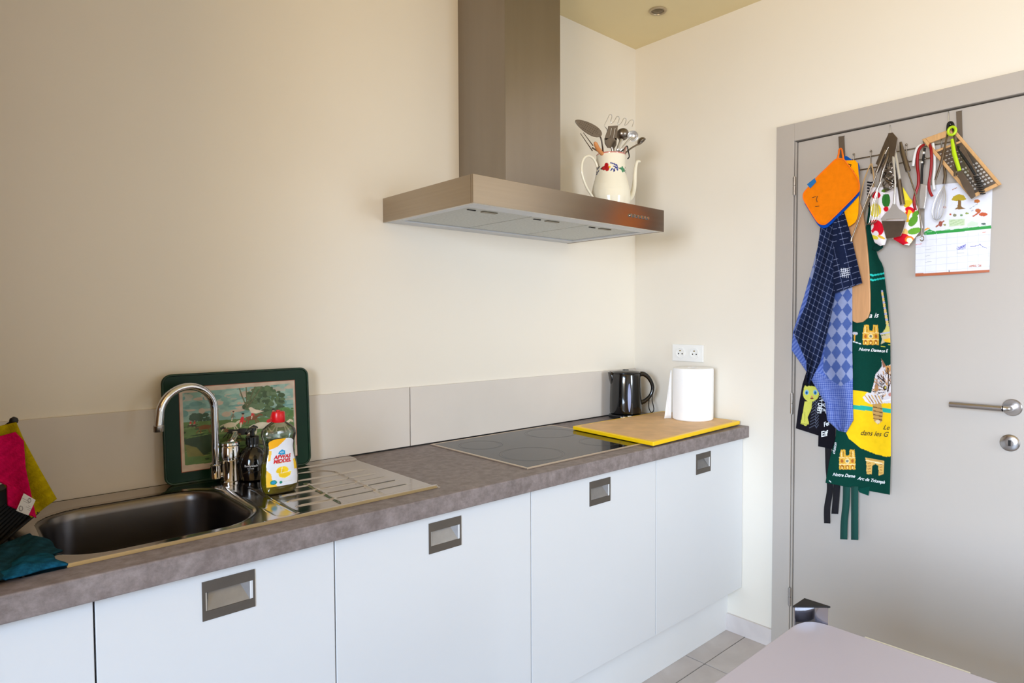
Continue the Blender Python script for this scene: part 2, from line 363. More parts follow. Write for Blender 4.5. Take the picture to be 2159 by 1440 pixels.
# ================================================================ cabinets and worktop
ZT, TT, FY, DF = .893, .048, -.605, -.5774           # worktop height and thickness, front edge, door face
ZB = .2045; CZ = ZT-TT
def cabinet(x0, x1, label, sink=False, pull=True):
    t = thing('base_cabinet', label, 'cabinet', ((x0+x1)/2, -.29, 0), 'white base cabinets under the worktop')
    b = MB(); g = .0015; th = .016; top = CZ-.002-(.17 if sink else 0)
    b.box(x0+.0005, x0+th, DF+.02, -.01, .2, top).box(x1-th, x1-.0005, DF+.02, -.01, .2, top)
    b.box(x0+th, x1-th, DF+.02, -.01, .2, .2+th).box(x0+th, x1-th, -.02, -.01, .216, top)
    if not sink: b.box(x0+th, x1-th, DF+.02, -.02, top-th, top)
    obj('carcass', b, M_cab, t)
    if not pull: obj('door', MB().box(x0+g, x1-g, DF, DF+.018, ZB, CZ-.004), M_cab, t, bevel=.0012); return t
    cx = (x0+x1)/2; w2 = .0405; h0, h1 = .7525, .8075       # hole in the door for the pull
    b = MB(); y0, y1 = DF, DF+.018; X0, X1 = x0+g, x1-g
    b.box(X0, cx-w2, y0, y1, ZB, CZ-.004).box(cx+w2, X1, y0, y1, ZB, CZ-.004).box(cx-w2, cx+w2, y0, y1, ZB, h0).box(cx-w2, cx+w2, y0, y1, h1, CZ-.004)
    # merge into one skin: grid faces only
    dm = MB(); xs = [X0, cx-w2, cx+w2, X1]; zs = [ZB, h0, h1, CZ-.004]; V = [(x, y, z) for y in (y0, y1) for z in zs for x in xs]; F = []
    I = lambda i, j, k: k*16+j*4+i
    for j in range(3):
        for i in range(3):
            if (i, j) == (1, 1): continue
            F += [(I(i, j, 0), I(i+1, j, 0), I(i+1, j+1, 0), I(i, j+1, 0)), (I(i, j, 1), I(i, j+1, 1), I(i+1, j+1, 1), I(i+1, j, 1))]
    for a, c in (((0, 0), (3, 0)), ((3, 0), (3, 3)), ((3, 3), (0, 3)), ((0, 3), (0, 0))):
        n = 3
        for k in range(n):
            p = (a[0]+(c[0]-a[0])*k//n, a[1]+(c[1]-a[1])*k//n); q = (a[0]+(c[0]-a[0])*(k+1)//n, a[1]+(c[1]-a[1])*(k+1)//n)
            F.append((I(*p, 1), I(*q, 1), I(*q, 0), I(*p, 0)))
    for p, q in (((1, 1), (2, 1)), ((2, 1), (2, 2)), ((2, 2), (1, 2)), ((1, 2), (1, 1))): F.append((I(*p, 0), I(*q, 0), I(*q, 1), I(*p, 1)))
    dm.add(V, F); d = obj('door', dm, M_cab, t, bevel=.0012)
    # recessed pull: frame plate with an opening, sloped scoop behind it
    hm = MB(); P = .0008; a0, a1, c0, c1 = cx-.05, cx+.05, .742, .8205; o0, o1, q0, q1 = cx-.044, cx+.0465, .7605, .7985
    f = DF-P-.0012
    hm.box(a0, a1, f, DF-.0001, c0, q0).box(a0, a1, f, DF-.0001, q1, c1).box(a0, o0, f, DF-.0001, q0, q1).box(o1, a1, f, DF-.0001, q0, q1)
    o0 += .0; k = .012
    V = [(o0, DF, q0), (o1, DF, q0), (o1, DF, q1+.006), (o0, DF, q1+.006), (o0+.007, DF+.0165, q1+.006), (o1-.014, DF+.0165, q1+.006)]
    hh = obj('handle', hm, M_plate, d)
    hh['label'] = 'recessed grey steel pull'
    s = MB(); V = [(cx-.0403, DF+.0002, q0), (cx+.0403, DF+.0002, q0), (cx+.0403, DF+.0002, q1+.004), (cx-.0403, DF+.0002, q1+.004), (cx-.0330, DF+.0175, q1+.004), (cx+.021, DF+.0175, q1+.004)]
    s.add(V, [(0, 1, 5, 4), (1, 2, 5), (0, 4, 3), (3, 4, 5, 2)])
    # scoop shares the pull's place as a second surface of the door
    obj('handle_scoop', s, M_pocket, d)
    return t
cabinet(-.6, 0, 'white base cabinet at the right end, under the yellow board')
cabinet(-1.2, -.6, 'white base cabinet under the hob, second from the right wall')
cabinet(-1.8, -1.2, 'white base cabinet with drainer board above, between hob and sink cabinets')
cabinet(-2.25, -1.8, 'narrower white base cabinet under the sink basin', True)
cabinet(-2.438, -2.25, 'white base cabinet cut off at the left edge, no pull visible', True, False)
tag(obj('plinth', MB().box(-2.438, 0, -.511, -.4955, .0005, .199), M_plinth), 'long grey-white plinth board under the cabinets on the floor', 'plinth')
# unseen tall cupboard left of the worktop, shaped to shade the back wall
t = thing('unseen_cupboard', 'unseen tall wooden cupboard left of the worktop, added to shade the wall', 'cupboard', (-2.77, -.3, 0))
M_oak = mat('oak_veneer', (150, 112, 78), .5, var=.12, scale=8, stretch=(8, 8, .8))
obj('carcass', MB().box(-3.10, -2.444, -.60, -.001, .0005, CEIL-.003), M_oak, t)
for z0, z1 in ((.1, 1.25), (1.26, CEIL-.02)):
    o = obj('door', MB().box(-3.095, -2.449, -.62, -.6005, z0, z1), M_oak, t, bevel=.002); obj('handle', MB().box(-2.52, -2.51, -.645, -.6205, (z0+z1)/2-.08, (z0+z1)/2+.08), M_nickel, o)
# worktop with a cut-out for the basin
HX0, HX1, HY0, HY1 = -2.312, -1.905, -.515, -.10
b = MB(); xs = [-2.438, HX0, HX1, -.0005]; ys = [FY, HY0, HY1, -.0005]; V = [(x, y, z) for z in (CZ, ZT) for y in ys for x in xs]; F = []
I = lambda i, j, k: k*16+j*4+i
for j in range(3):
    for i in range(3):
        if (i, j) == (1, 1): continue
        F += [(I(i, j, 1), I(i+1, j, 1), I(i+1, j+1, 1), I(i, j+1, 1)), (I(i, j, 0), I(i, j+1, 0), I(i+1, j+1, 0), I(i+1, j, 0))]
for pth in ([(0, 0), (1, 0), (2, 0), (3, 0), (3, 1), (3, 2), (3, 3), (2, 3), (1, 3), (0, 3), (0, 2), (0, 1), (0, 0)], [(1, 1), (1, 2), (2, 2), (2, 1), (1, 1)]):
    for p, q in zip(pth, pth[1:]): F.append((I(*p, 0), I(*q, 0), I(*q, 1), I(*p, 1)))
b.add(V, F)
tag(obj('worktop', b, M_top, bevel=.003), 'long grey concrete-look worktop running along the back wall', 'worktop')
obj_seal = obj('trim_1', MB().box(-2.438, -.001, -.0105, -.0082, ZT, ZT+.0045), M_dark); struct(obj_seal)

# ================================================================ sink
def rrect(x0, x1, y0, y1, r, n=10):
    out = []
    for cx, cy, a0 in ((x1-r, y1-r, 0), (x0+r, y1-r, 90), (x0+r, y0+r, 180), (x1-r, y0+r, 270)):
        for k in range(n+1): a = math.radians(a0+90*k/n); out.append((cx+r*math.cos(a), cy+r*math.sin(a)))
    return out
SX0, SX1, SY0, SY1 = -2.348, -1.483, -.535, -.019
BX0, BX1, BY0, BY1, BR = -2.295, -1.925, -.495, -.118, .10
t = thing('sink', 'stainless steel sink with drainer set into the worktop', 'sink', ((SX0+SX1)/2, -.277, ZT))
gx = np.arange(SX0, SX1+.0012, .0025); gy = np.arange(SY0, SY1+.0012, .0025); X, Y = np.meshgrid(gx, gy)
def sdbox(X, Y, x0, x1, y0, y1, r):
    qx = abs(X-(x0+x1)/2)-(x1-x0)/2+r; qy = abs(Y-(y0+y1)/2)-(y1-y0)/2+r
    return np.hypot(np.maximum(qx, 0), np.maximum(qy, 0))+np.minimum(np.maximum(qx, qy), 0)-r
sst = lambda x, a, c: np.clip((x-a)/(c-a), 0, 1)**2*(3-2*np.clip((x-a)/(c-a), 0, 1))
Z = np.full(X.shape, ZT+.0068)
ed = sdbox(X, Y, SX0, SX1, SY0, SY1, .012); Z -= .0062*sst(ed, -.006, 0)
dd = sdbox(X, Y, -1.905, SX1+.022, SY0+.016, SY1-.048, .03); Z -= .0054*(1-sst(dd, -.011, .0))   # drainer recess
bd = sdbox(X, Y, BX0, BX1, BY0, BY1, BR); Z -= .0036*(1-sst(bd, 0, .016))*sst(Z, ZT+.0045, ZT+.0066)
sm = lambda d, wdt: np.exp(-(d/wdt)**2)
for y in (-.213, -.276, -.335, -.392, -.448):
    m = sst(X, -1.84, -1.82)*(1-sst(X, -1.54, -1.522)); Z += .0032*sm(Y-y, .0040)*m
for x0, x1, ya in ((-1.850, -1.853, -.175), (-1.728, -1.745, -.25), (-1.612, -1.632, -.19)):
    xc = x0+(x1-x0)*(Y-ya)/(-.51-ya); m = (1-sst(Y, ya-.01, ya+.01))*sst(Y, -.515, -.50); Z += .0029*sm(X-xc, .0036)*m
ar = np.hypot(X-(-1.672), Y-(-.19)); Z += .0029*sm(ar-.060, .0036)*((X > -1.672) & (Y > -.19))           # curved end of the right rib
Z += .0029*sm(Y+.130, .0036)*((X < -1.672) & (X > -1.79))
Z -= .0*(1-sst(np.hypot((X+1.882)/.6, (Y+.24)/1.6), .02, .055))*(X > BX1+.008)                       # overflow hollow by the basin
keep = bd > .004; V = np.stack([X.ravel(), Y.ravel(), Z.ravel()], 1); nx = len(gx); kk = keep.ravel(); F = []
for j in range(len(gy)-1):
    r0 = j*nx
    for i in range(nx-1):
        a = r0+i
        if kk[a] and kk[a+1] and kk[a+nx] and kk[a+nx+1]: F.append((a, a+1, a+nx+1, a+nx))
mb = MB(); mb.v = V.tolist(); mb.f = F; mb.m = [0]*len(F)
used = np.zeros(len(V), bool); used[np.array(F).ravel()] = True; idx = np.cumsum(used)-1
mb.v = V[used].tolist(); mb.f = [tuple(int(idx[q]) for q in f) for f in F]
obj('drainer', mb, M_sink, t, smooth=True)
b = MB(); loops = []
for off, z in ((.010, ZT+.0032), (.004, ZT+.0030), (0, ZT+.0015), (-.003, ZT-.003), (-.006, ZT-.02), (-.010, ZT-.10), (-.016, ZT-.135), (-.032, ZT-.155), (-.06, ZT-.162), (-.10, ZT-.164)):
    o = off; loops.append([(x, y, z) for x, y in rrect(BX0-o, BX1+o, BY0-o, BY1+o, max(BR+o, .02), 12)])
n = len(loops[0]); b.add([p for L in loops for p in L], [(i*n+(j+1) % n, i*n+j, (i+1)*n+j, (i+1)*n+(j+1) % n) for i in range(len(loops)-1) for j in range(n)]+[tuple((len(loops)-1)*n+j for j in range(n))[::-1]])
bo = obj('basin', b, M_basin, t, smooth=True)
b = MB(); b.lathe([(.045, .0), (.045, .003), (.036, .003), (.030, .0005), (.004, .0005)], (-2.11, -.31, ZT-.1638), 32)
obj('strainer', b, M_chrome, bo, smooth=True)

# ================================================================ mixer tap
t = thing('faucet', 'chrome mixer tap with tall swan-neck spout behind the basin', 'tap', (-1.868, -.09, ZT+.004))
tx, ty = -1.868, -.090; z0 = ZT+.0012
b = MB(); b.lathe([(.026, 0), (.026, .004), (.0235, .006), (.0235, .058), (.0245, .062), (.0225, .064), (.0225, .067), (.0245, .069), (.0245, .098), (.022, .102)], (tx, ty, z0), 36)
obj('mixer_body', b, M_chrome, t, smooth=True)
b = MB(); b.lathe([(.0225, .102), (.0245, .104), (.0235, .109), (.012, .113), (0.001, .114)], (tx, ty, z0), 32)
b.tube(smooth_line([(tx+.002, ty, z0+.110), (tx+.012, ty+.015, z0+.114), (tx+.024, ty+.034, z0+.123)], 4), [.009]*9, 10)
obj('lever', b, M_chrome, t, smooth=True)
obj('indicator', MB().lathe([(.0, -.0242), (.004, -.0242), (.004, -.020)], (tx-.0, ty, z0+.082), 12, axis='y'), M_dark, t)
px_, py_ = -1.905, -.088; R_ = .0685; top = 1.165-R_
pts = [(px_, py_, z0+.022), (px_, py_, z0+.06), (px_, py_, 1.02), (px_, py_, top)]+[(px_-R_+R_*math.cos(a), py_-.018*(1-math.cos(a)), top+R_*math.sin(a)) for a in np.linspace(0, PI, 20)[1:]]
pts += [(px_-2*R_-.0015, py_-.0365, top-.012), (px_-2*R_-.003, py_-.037, top-.024)]
b = MB(); b.tube(pts, .0098, 18); sp = obj('spout', b, M_chrome, t, smooth=True)
b = MB(); b.lathe([(.0118, 0), (.0124, .001), (.0124, .015), (.011, .0165)], (px_-2*R_-.0035, py_-.037, top-.038), 24)
obj('aerator', b, M_nickel, sp, smooth=True)
b = MB(); b.lathe([(.0125, 0), (.014, .003), (.014, .036), (.011, .039)], (px_, py_, z0+.016), 24); b.tube([(px_, py_, z0+.024), (tx, ty, z0+.024)], .0085, 14)
obj('spout_collar', b, M_chrome, t, smooth=True)

# ================================================================ tray with the hunting print
TZ0 = ZT+.0066
def traypt(s, q, o=0.0):                             # s right, q up, o out of the face
    lean = .045; return np.array([-2.018+s, -.048+q*lean-o, TZ0+.0005+q])
TW, TH = .392, .293
pts = [traypt(*p, 0) for p in rrect(0, TW, 0, TH, .022, 6)]
t = thing('serving_tray', 'dark green tray with a hunting print leaning against the wall behind the tap', 'tray', (-1.82, -.045, TZ0))
b = MB(); b.prism([traypt(x, y, .0) for x, y in rrect(0, TW, 0, TH, .024, 6)], (0, .006, 0)); obj('board', b, M_grn, t, bevel=.0008)
b = MB(); L1 = [traypt(x, y, .0012) for x, y in rrect(.002, TW-.002, .002, TH-.002, .022, 8)]; b.tube(L1, .0032, 8, closed=True)
obj('rim', b, mat('tray_rim', (12, 44, 26), .4, var=.5, scale=60), t, smooth=True)
nu, nv = 300, 236; mb = MB(); U = []; V = []
px0, px1, pz0, pz1 = .040, .352, .030, .258
for j in range(nv):
    for i in range(nu):
        s, q = i/(nu-1), j/(nv-1); mb.v.append(tuple(traypt(px0+(px1-px0)*s, pz0+(pz1-pz0)*q, .0007)))
        # drawing coordinates run over the print's corners
        a = np.array([270, 1195])*(1-s)*(1-q)+np.array([1560, 1010])*s*(1-q)+np.array([230, 185])*(1-s)*q+np.array([1515, 112])*s*q
        U.append(a[0]); V.append(a[1])
mb.f = [(j*nu+i, j*nu+i+1, (j+1)*nu+i+1, (j+1)*nu+i) for j in range(nv-1) for i in range(nu-1)]; mb.m = [0]*len(mb.f)
P = Paint(np.array(U), np.array(V), (196, 176, 158))
P.poly([(268, 250), (1492, 150), (1540, 1000), (1400, 1010), (1395, 985), (300, 1110)], (132, 168, 158))
rr = np.random.RandomState(3)
ii = (P.U > 268+.04*(P.V-250)) & (P.U < 1490+.05*(P.V-150)) & (P.V > 252-.082*(P.U-268)) & (P.V < 1108-.09*(P.U-300))
inner = ii.copy(); bg = P.c.copy()
for _ in range(120):                                 # sky clouds
    P.ell(rr.uniform(250, 1500), rr.uniform(150, 520), rr.uniform(20, 90), rr.uniform(8, 40), [(150, 178, 166), (120, 160, 152), (170, 172, 158), (186, 168, 150), (104, 148, 142)][rr.randint(5)], -5)
for _ in range(150):                                 # the big tree and hedge
    a = rr.uniform(0, 6.28); q = rr.uniform(0, 1)**.6; P.ell(1140+240*q*math.cos(a), 370+180*q*math.sin(a), rr.uniform(15, 45), rr.uniform(10, 35), [(70, 96, 58), (86, 110, 70), (58, 80, 46), (96, 120, 84)][rr.randint(4)])
for _ in range(40): P.ell(rr.uniform(1330, 1500), rr.uniform(450, 540), rr.uniform(15, 40), rr.uniform(10, 25), [(80, 120, 60), (96, 136, 70)][rr.randint(2)])
for x0, x1 in ((930, 860), (950, 940), (960, 1040), (975, 1120)): P.line([(955, 440), (x0*.5+x1*.5, 300), (x1, 190)], 14, (92, 96, 62))
for _ in range(30): P.ell(rr.uniform(360, 540), rr.uniform(490, 590), rr.uniform(15, 35), rr.uniform(10, 30), (60, 84, 66))
P.poly([(262, 600), (1500, 540), (1560, 1020), (300, 1120)], (92, 122, 66))
for _ in range(160): P.ell(rr.uniform(262, 1540), rr.uniform(640, 1100), rr.uniform(15, 80), rr.uniform(4, 14), [(76, 104, 52), (110, 136, 78), (60, 84, 44), (128, 140, 82), (50, 70, 40)][rr.randint(5)], -8)
P.poly([(290, 800), (620, 730), (640, 900), (500, 990), (340, 930), (300, 860)], (46, 66, 42))
P.poly([(300, 860), (420, 900), (500, 1000), (330, 1010)], (120, 118, 62))
for _ in range(60): P.ell(rr.uniform(640, 1500), rr.uniform(800, 980), rr.uniform(15, 60), rr.uniform(5, 18), [(52, 60, 26), (70, 74, 30), (40, 46, 26), (98, 96, 40)][rr.randint(4)])
def horse(x, y, s, c, flip=1):                       # galloping horse as flat print
    P.ell(x, y, 70*s, 30*s, c, -6*flip); P.line([(x+55*s*flip, y-10*s), (x+100*s*flip, y-45*s)], 26*s, c); P.ell(x+118*s*flip, y-42*s, 24*s, 11*s, c, 25*flip)
    for dx, k in ((-55, -38), (-40, -8), (40, 20), (58, 48)): P.line([(x+dx*s*flip, y+15*s), (x+(dx+k)*s*flip, y+75*s)], 11*s, c)
    P.line([(x-65*s*flip, y-8*s), (x-105*s*flip, y+15*s)], 10*s, c)
def rider(x, y, s, c):
    P.line([(x, y), (x+12*s, y-50*s)], 34*s, c); P.ell(x+16*s, y-84*s, 12*s, 14*s, (196, 150, 120)); P.ell(x+16*s, y-98*s, 15*s, 9*s, (22, 26, 24)); P.line([(x, y), (x-5*s, y+38*s)], 15*s, (214, 206, 186)); P.line([(x+8*s, y-38*s), (x+40*s, y-15*s)], 12*s, c)
for x in (350, 390): rider(x, 620, .45, (190, 44, 40)); horse(x, 640, .3, (60, 40, 30))
horse(500, 660, .9, (120, 80, 44)); rider(580, 600, 1.0, (196, 60, 44))
horse(770, 640, 1.0, (206, 196, 170)); rider(790, 560, .8, (120, 120, 100)); horse(1010, 560, .9, (126, 74, 40)); rider(1010, 540, .8, (200, 40, 36))
P.poly([(970, 440), (1000, 430), (1050, 460), (1150, 480), (1060, 510), (1000, 500)], (222, 206, 186))
horse(1120, 650, 1.3, (216, 208, 188)); horse(1350, 640, 1.1, (210, 198, 172)); horse(900, 720, 1.3, (24, 22, 22)); horse(800, 720, 1.0, (28, 24, 22), -1)
rider(890, 620, 1.15, (206, 36, 34)); rider(1240, 570, 1.1, (208, 30, 30)); rider(1350, 560, .8, (190, 40, 38)); P.line([(1200, 600), (1310, 560)], 40, (206, 32, 32))
for _ in range(14): P.ell(rr.uniform(700, 1500), rr.uniform(690, 800), 28, 10, [(214, 204, 184), (120, 84, 50)][rr.randint(2)])
border = ~inner; P.c[border] = lin((196, 176, 158)); P.line([(236, 186), (1512, 112), (1560, 1008)], 8, (150, 70, 40)); P.line([(1556, 1010), (272, 1192), (232, 190)], 8, (150, 70, 40))
P.mottle(.05, .12, 2); mb.c = np.clip(P.c, 0, 1)
obj('print', mb, M_print, t)

# ================================================================ washing-up liquid
bx, by = -1.812, -.290; bz = ZT+.0032
prof = [(.0, .038), (.003, .0405), (.020, .0455), (.04, .0465), (.07, .0440), (.095, .0385), (.118, .0362), (.132, .0385), (.148, .0430), (.160, .0412), (.170, .033), (.178, .022), (.182, .0135), (.186, .012)]
def bottle_loops(z0, z1, shrink, n=40, cl=True):
    zz = [z0]+[p[0] for p in prof if z0 < p[0] < z1]+[z1]; w_ = np.interp(zz, [p[0] for p in prof], [p[1] for p in prof])
    V = []; ks = []
    for z, wd_ in zip(zz, w_):
        wd_ -= shrink; dp = max(.52*wd_, min(wd_, .011))
        for j in range(n):
            a = 2*PI*j/n; ca, sa = math.cos(a), math.sin(a); e = .72
            V.append((bx+wd_*math.copysign(abs(ca)**e, ca), by+dp*math.copysign(abs(sa)**e, sa), bz+z))
    k = len(zz); F = [(i*n+j, i*n+(j+1) % n, (i+1)*n+(j+1) % n, (i+1)*n+j) for i in range(k-1) for j in range(n)]
    if cl: F += [tuple(range(n))[::-1], tuple(range((k-1)*n, k*n))]
    return MB().add(V, F)
t = thing('dish_soap_bottle', 'clear bottle of yellow washing-up liquid with a red cap on the drainer', 'bottle', (bx, by, bz))
prof_f = [(a, c) for a, c in prof]; zz = np.linspace(0, .186, 30); pr = [(z, float(np.interp(z, [p[0] for p in prof_f], [p[1] for p in prof_f]))) for z in zz]; prof = pr
obj('bottle_body', bottle_loops(0, .186, 0, cl=True), M_clear, t, smooth=True)
obj('liquid', bottle_loops(.0022, .078, .0018), M_liquid, t, smooth=True)
b = MB(); b.lathe([(.0155, .180), (.0165, .182), (.0160, .204), (.0145, .207), (.006, .2075)], (bx, by, bz), 32)
obj('cap', b, M_red, t, smooth=True)
b = MB(); b.lathe([(.005, .2065), (.005, .2105), (.001, .211)], (bx, by, bz), 16); obj('nozzle', b, M_red, t, smooth=True)
# label on the front
nu, nv = 70, 130; mb = MB(); U = []; V = []
for j in range(nv):
    for i in range(nu):
        s, q = i/(nu-1), j/(nv-1)
        z = .020+.120*q; wd_ = float(np.interp(z, [p[0] for p in pr], [p[1] for p in pr])); lw_ = wd_-.0065
        if q > .90: lw_ *= math.sqrt(max(1-((q-.90)/.10)**2, .02))*.75+.25
        xx = (2*s-1)*lw_; e = .72; ca = min(abs(xx)/wd_, 1)**(1/e); sa = math.sqrt(max(1-ca*ca, 0)); yy = -(.52*wd_)*sa**e-.0006
        mb.v.append((bx+xx, by+yy, bz+z)); U.append(100+390*s if q < .9 else 290+xx/lw_*195*0+ xx/.040*195); V.append(1230-850*q)
        U[-1] = 290+xx/.0385*190
mb.f = [(j*nu+i, j*nu+i+1, (j+1)*nu+i+1, (j+1)*nu+i) for j in range(nv-1) for i in range(nu-1)]; mb.m = [0]*len(mb.f)
P = Paint(np.array(U), np.array(V), (226, 230, 240))
P.poly([(60, 300), (380, 300), (330, 410), (240, 520), (160, 560), (60, 620)], (246, 178, 20)); P.poly([(60, 560), (170, 590), (150, 760), (60, 800)], (244, 196, 60))
P.poly([(90, 900), (150, 1000), (160, 1130), (240, 1260), (60, 1260)], (244, 196, 50)); P.poly([(430, 780), (520, 760), (520, 980), (440, 960)], (240, 196, 40))
P.poly([(250, 620), (290, 580), (330, 605), (330, 670), (270, 672), (245, 650)], (0, 150, 206)); P.ell(290, 632, 24, 13, (214, 236, 246)); P.ell(290, 632, 15, 6, (0, 150, 206))
P.ell(285, 950, 75, 68, (250, 214, 20)); P.ell(255, 960, 50, 40, (236, 196, 10)); P.poly([(230, 1010), (400, 980), (380, 1060), (310, 1100), (250, 1070)], (252, 222, 60)); P.ell(310, 1035, 70, 42, (240, 200, 20)); P.line([(285, 890), (265, 1000), (400, 985)], 7, (250, 246, 220))
P.ell(175, 1150, 40, 42, (20, 140, 110)); P.ell(175, 1150, 26, 26, (40, 150, 206)); P.ell(262, 1163, 20, 24, (20, 130, 110)); P.line([(300, 1160), (400, 1160)], 6, (214, 210, 180)); P.line([(225, 820), (355, 812)], 10, (226, 200, 110))
mb.c = np.clip(P.c, 0, 1); lb = obj('label', mb, M_print, t, smooth=True)
def on_bottle(x0, z0):
    def f(a, c):
        x = x0+a; z = z0+c; wd_ = float(np.interp(z, [p[0] for p in pr], [p[1] for p in pr])); ca = min(abs(x)/wd_, 1)**(1/.72)
        return (bx+x, by-(.52*wd_)*math.sqrt(max(1-ca*ca, 0))**.72-.0010, bz+z)
    return f
lettering('AFWAS', .0125, on_bottle(-.0205, .0895), M_red_ink, lb, shear=.25, bold=.0006)
lettering('MIDDEL', .0125, on_bottle(-.0225, .0790), M_red_ink, lb, shear=.25, bold=.0006)

# black pump bottle behind it
qx, qy = -1.812, -.098; t = thing('soap_dispenser', 'black round hand soap bottle with pump beside the tap', 'soap dispenser', (qx, qy, ZT+.0045)); q0 = ZT+.0018
b = MB(); b.lathe([(.030, 0), (.036, .003), (.0405, .02), (.0410, .045), (.037, .068), (.026, .085), (.016, .092), (.015, .098)], (qx, qy, q0), 36); pb = obj('bottle_body', b, M_blackG, t, smooth=True)
b = MB(); b.lathe([(.0175, .098), (.0175, .118), (.014, .121), (.006, .122), (.006, .134), (.011, .135), (.011, .143), (.002, .145)], (qx, qy, q0), 24); b.tube([(qx, qy, q0+.140), (qx-.018, qy-.020, q0+.139), (qx-.026, qy-.030, q0+.134)], [.005, .005, .004], 10)
obj('pump', b, M_black, t, smooth=True)
def on_round(x0, z0, r=.0415, az=-114):
    return lambda a, c: (qx+r*math.cos(math.radians(az)+(x0+a)/r), qy+r*math.sin(math.radians(az)+(x0+a)/r), q0+z0+c)
lettering('Bodywash', .0085, on_round(-.018, .042), M_white_ink, pb); lettering('hand soap', .004, on_round(-.010, .036), M_white_ink, pb)

# ================================================================ hob
t = thing('hob', 'black ceramic hob with a thin steel frame in the worktop', 'hob', (-.885, -.283, ZT))
hx0, hx1, hy0, hy1 = -1.185, -.588, -.545, -.030
b = MB(); e = .009; z1 = ZT+.0045
for a in ((hx0, hx1, hy0, hy0+e), (hx0, hx1, hy1-e, hy1), (hx0, hx0+e, hy0+e, hy1-e), (hx1-e, hx1, hy0+e, hy1-e)): b.box(*a, ZT+.0002, z1)
obj('frame', b, mat('hob_frame', (206, 190, 172), .42, .9, var=.03), t, bevel=.001)
gl = obj('glass_plate', MB().box(hx0+e, hx1-e, hy0+e, hy1-e, ZT+.0004, ZT+.0038), M_glass, t)
def ringmb(cx, cy, r, wd_):
    n = 72; V = [(cx+q*math.cos(2*PI*k/n), cy+q*math.sin(2*PI*k/n), ZT+.00395) for q in (r-wd_, r) for k in range(n)]
    return MB().add(V, [(k, (k+1) % n, n+(k+1) % n, n+k) for k in range(n)])
for cx, cy, r in ((-1.065, -.165, .078), (-1.035, -.400, .108), (-.725, -.165, .100), (-.715, -.415, .078)):
    z = ringmb(cx, cy, r, .0018); z2 = ringmb(cx, cy, r-.008, .001); z.add(z2.v, z2.f); obj('cooking_zone', z, M_ring, gl)

# ================================================================ chopping board, paper roll
t0 = mat('worn_board', (222, 180, 128), .55, var=.12, scale=14, bump=.2, bscale=150)
bp = [(-.655, -.605), (-.022, -.575), (-.012, -.172), (-.612, -.176)]
b = MB(); zb = ZT+.0052; b.prism([(x, y, zb) for x, y in bp], (0, 0, .0148))
t = thing('chopping_board', 'large yellow chopping board lying on the hob and worktop end', 'chopping board', (-.32, -.38, zb))
obj('board', b, M_yel, t, bevel=.003)
c = np.mean(bp, 0); ip = [c+(np.array(p)-c)*(.955, .93) for p in bp]; pts = []
for k in range(4):
    a, m_, q = ip[k-1], ip[k], ip[(k+1) % 4]; u1 = (a-m_)/np.linalg.norm(a-m_); u2 = (q-m_)/np.linalg.norm(q-m_)
    pts += [tuple(m_+u1*.03)+(0,), tuple(m_+u1*.009+u2*.009)+(0,), tuple(m_+u2*.03)+(0,)]
b = MB(); b.prism([(x, y, zb+.0149) for x, y, _ in pts], (0, 0, .0004)); o = obj('worn_surface', b, t0, t); o['label'] = 'worn wood-coloured cutting surface'
zb += .0155; cx, cy, R_ = -.118, -.408, .085
t = thing('paper_towel_roll', 'thick white kitchen paper roll standing on the yellow board', 'paper roll', (cx, cy, zb))
b = MB(); b.lathe([(.022, .0), (.022, .0), (.080, 0), (.0845, .004), (R_, .012), (R_, .210), (.0835, .217), (.078, .2195), (.024, .2185), (.022, .216), (.022, .0)], (cx, cy, zb), 64, cap=False); obj('roll', b, M_paper, t, smooth=True)
b = MB(); b.lathe([(.022, .001), (.0222, .2165), (.0195, .2165), (.0195, .001)], (cx, cy, zb), 40, cap=False); obj('core', b, mat('cardboard', (150, 128, 100), .85), t, smooth=True)
# loose sheet that leaves the roll on its left
b = MB(); nu, nv = 8, 12; V = []
for j in range(nv):
    for i in range(nu):
        s, q = i/(nu-1), j/(nv-1); z = zb+.0015+.205*q; k = .026*(1-q)*s+.004*s
        V.append((cx-.727*(R_-.004)-k*.9, cy+.686*(R_-.004)+.012+k*.55+.004*math.sin(3*s), z))
b.add(V, [(j*nu+i, j*nu+i+1, (j+1)*nu+i+1, (j+1)*nu+i) for j in range(nv-1) for i in range(nu-1)]); obj('loose_sheet', b, M_paper, t, smooth=True, solid=.0006)

# ================================================================ kettle
kx, ky, kz0 = *PXY(1317, 878, 2, ZT)[:2], ZT+.0005
kx, ky = -.190, -.100
t = thing('kettle', 'glossy black plastic kettle in the corner behind the yellow board', 'kettle', (kx, ky, kz0))
d0 = np.array([RT[0], RT[1], 0]); d0 /= np.linalg.norm(d0); d1 = np.array([-d0[1], d0[0], 0])     # spout-handle axis
ang = math.atan2(d0[1], d0[0]); k0 = np.array([kx, ky, kz0])
b = MB(); b.lathe([(.070, 0), (.076, .003), (.076, .014), (.072, .018), (.064, .020)], (kx, ky, kz0), 48, sy=.93, rot=ang); obj('power_base', b, M_black, t, smooth=True)
b = MB(); b.lathe([(.062, .021), (.0715, .024), (.0725, .04), (.0715, .10), (.069, .16), (.0675, .196), (.066, .2)], (kx, ky, kz0), 56, sy=.92, rot=ang)
body = obj('kettle_body', b, M_blackG, t, smooth=True)
b = MB(); b.lathe([(.0665, .2005), (.067, .205), (.062, .2095), (.03, .2150), (.004, .2158)], (kx, ky, kz0), 48, sy=.92, rot=ang); b.lathe([(.014, .212), (.014, .218), (.010, .2195), (.001, .2195)], (kx, ky, kz0), 20)
obj('lid', b, M_black, t, smooth=True)
b = MB(); V = []; n = 7
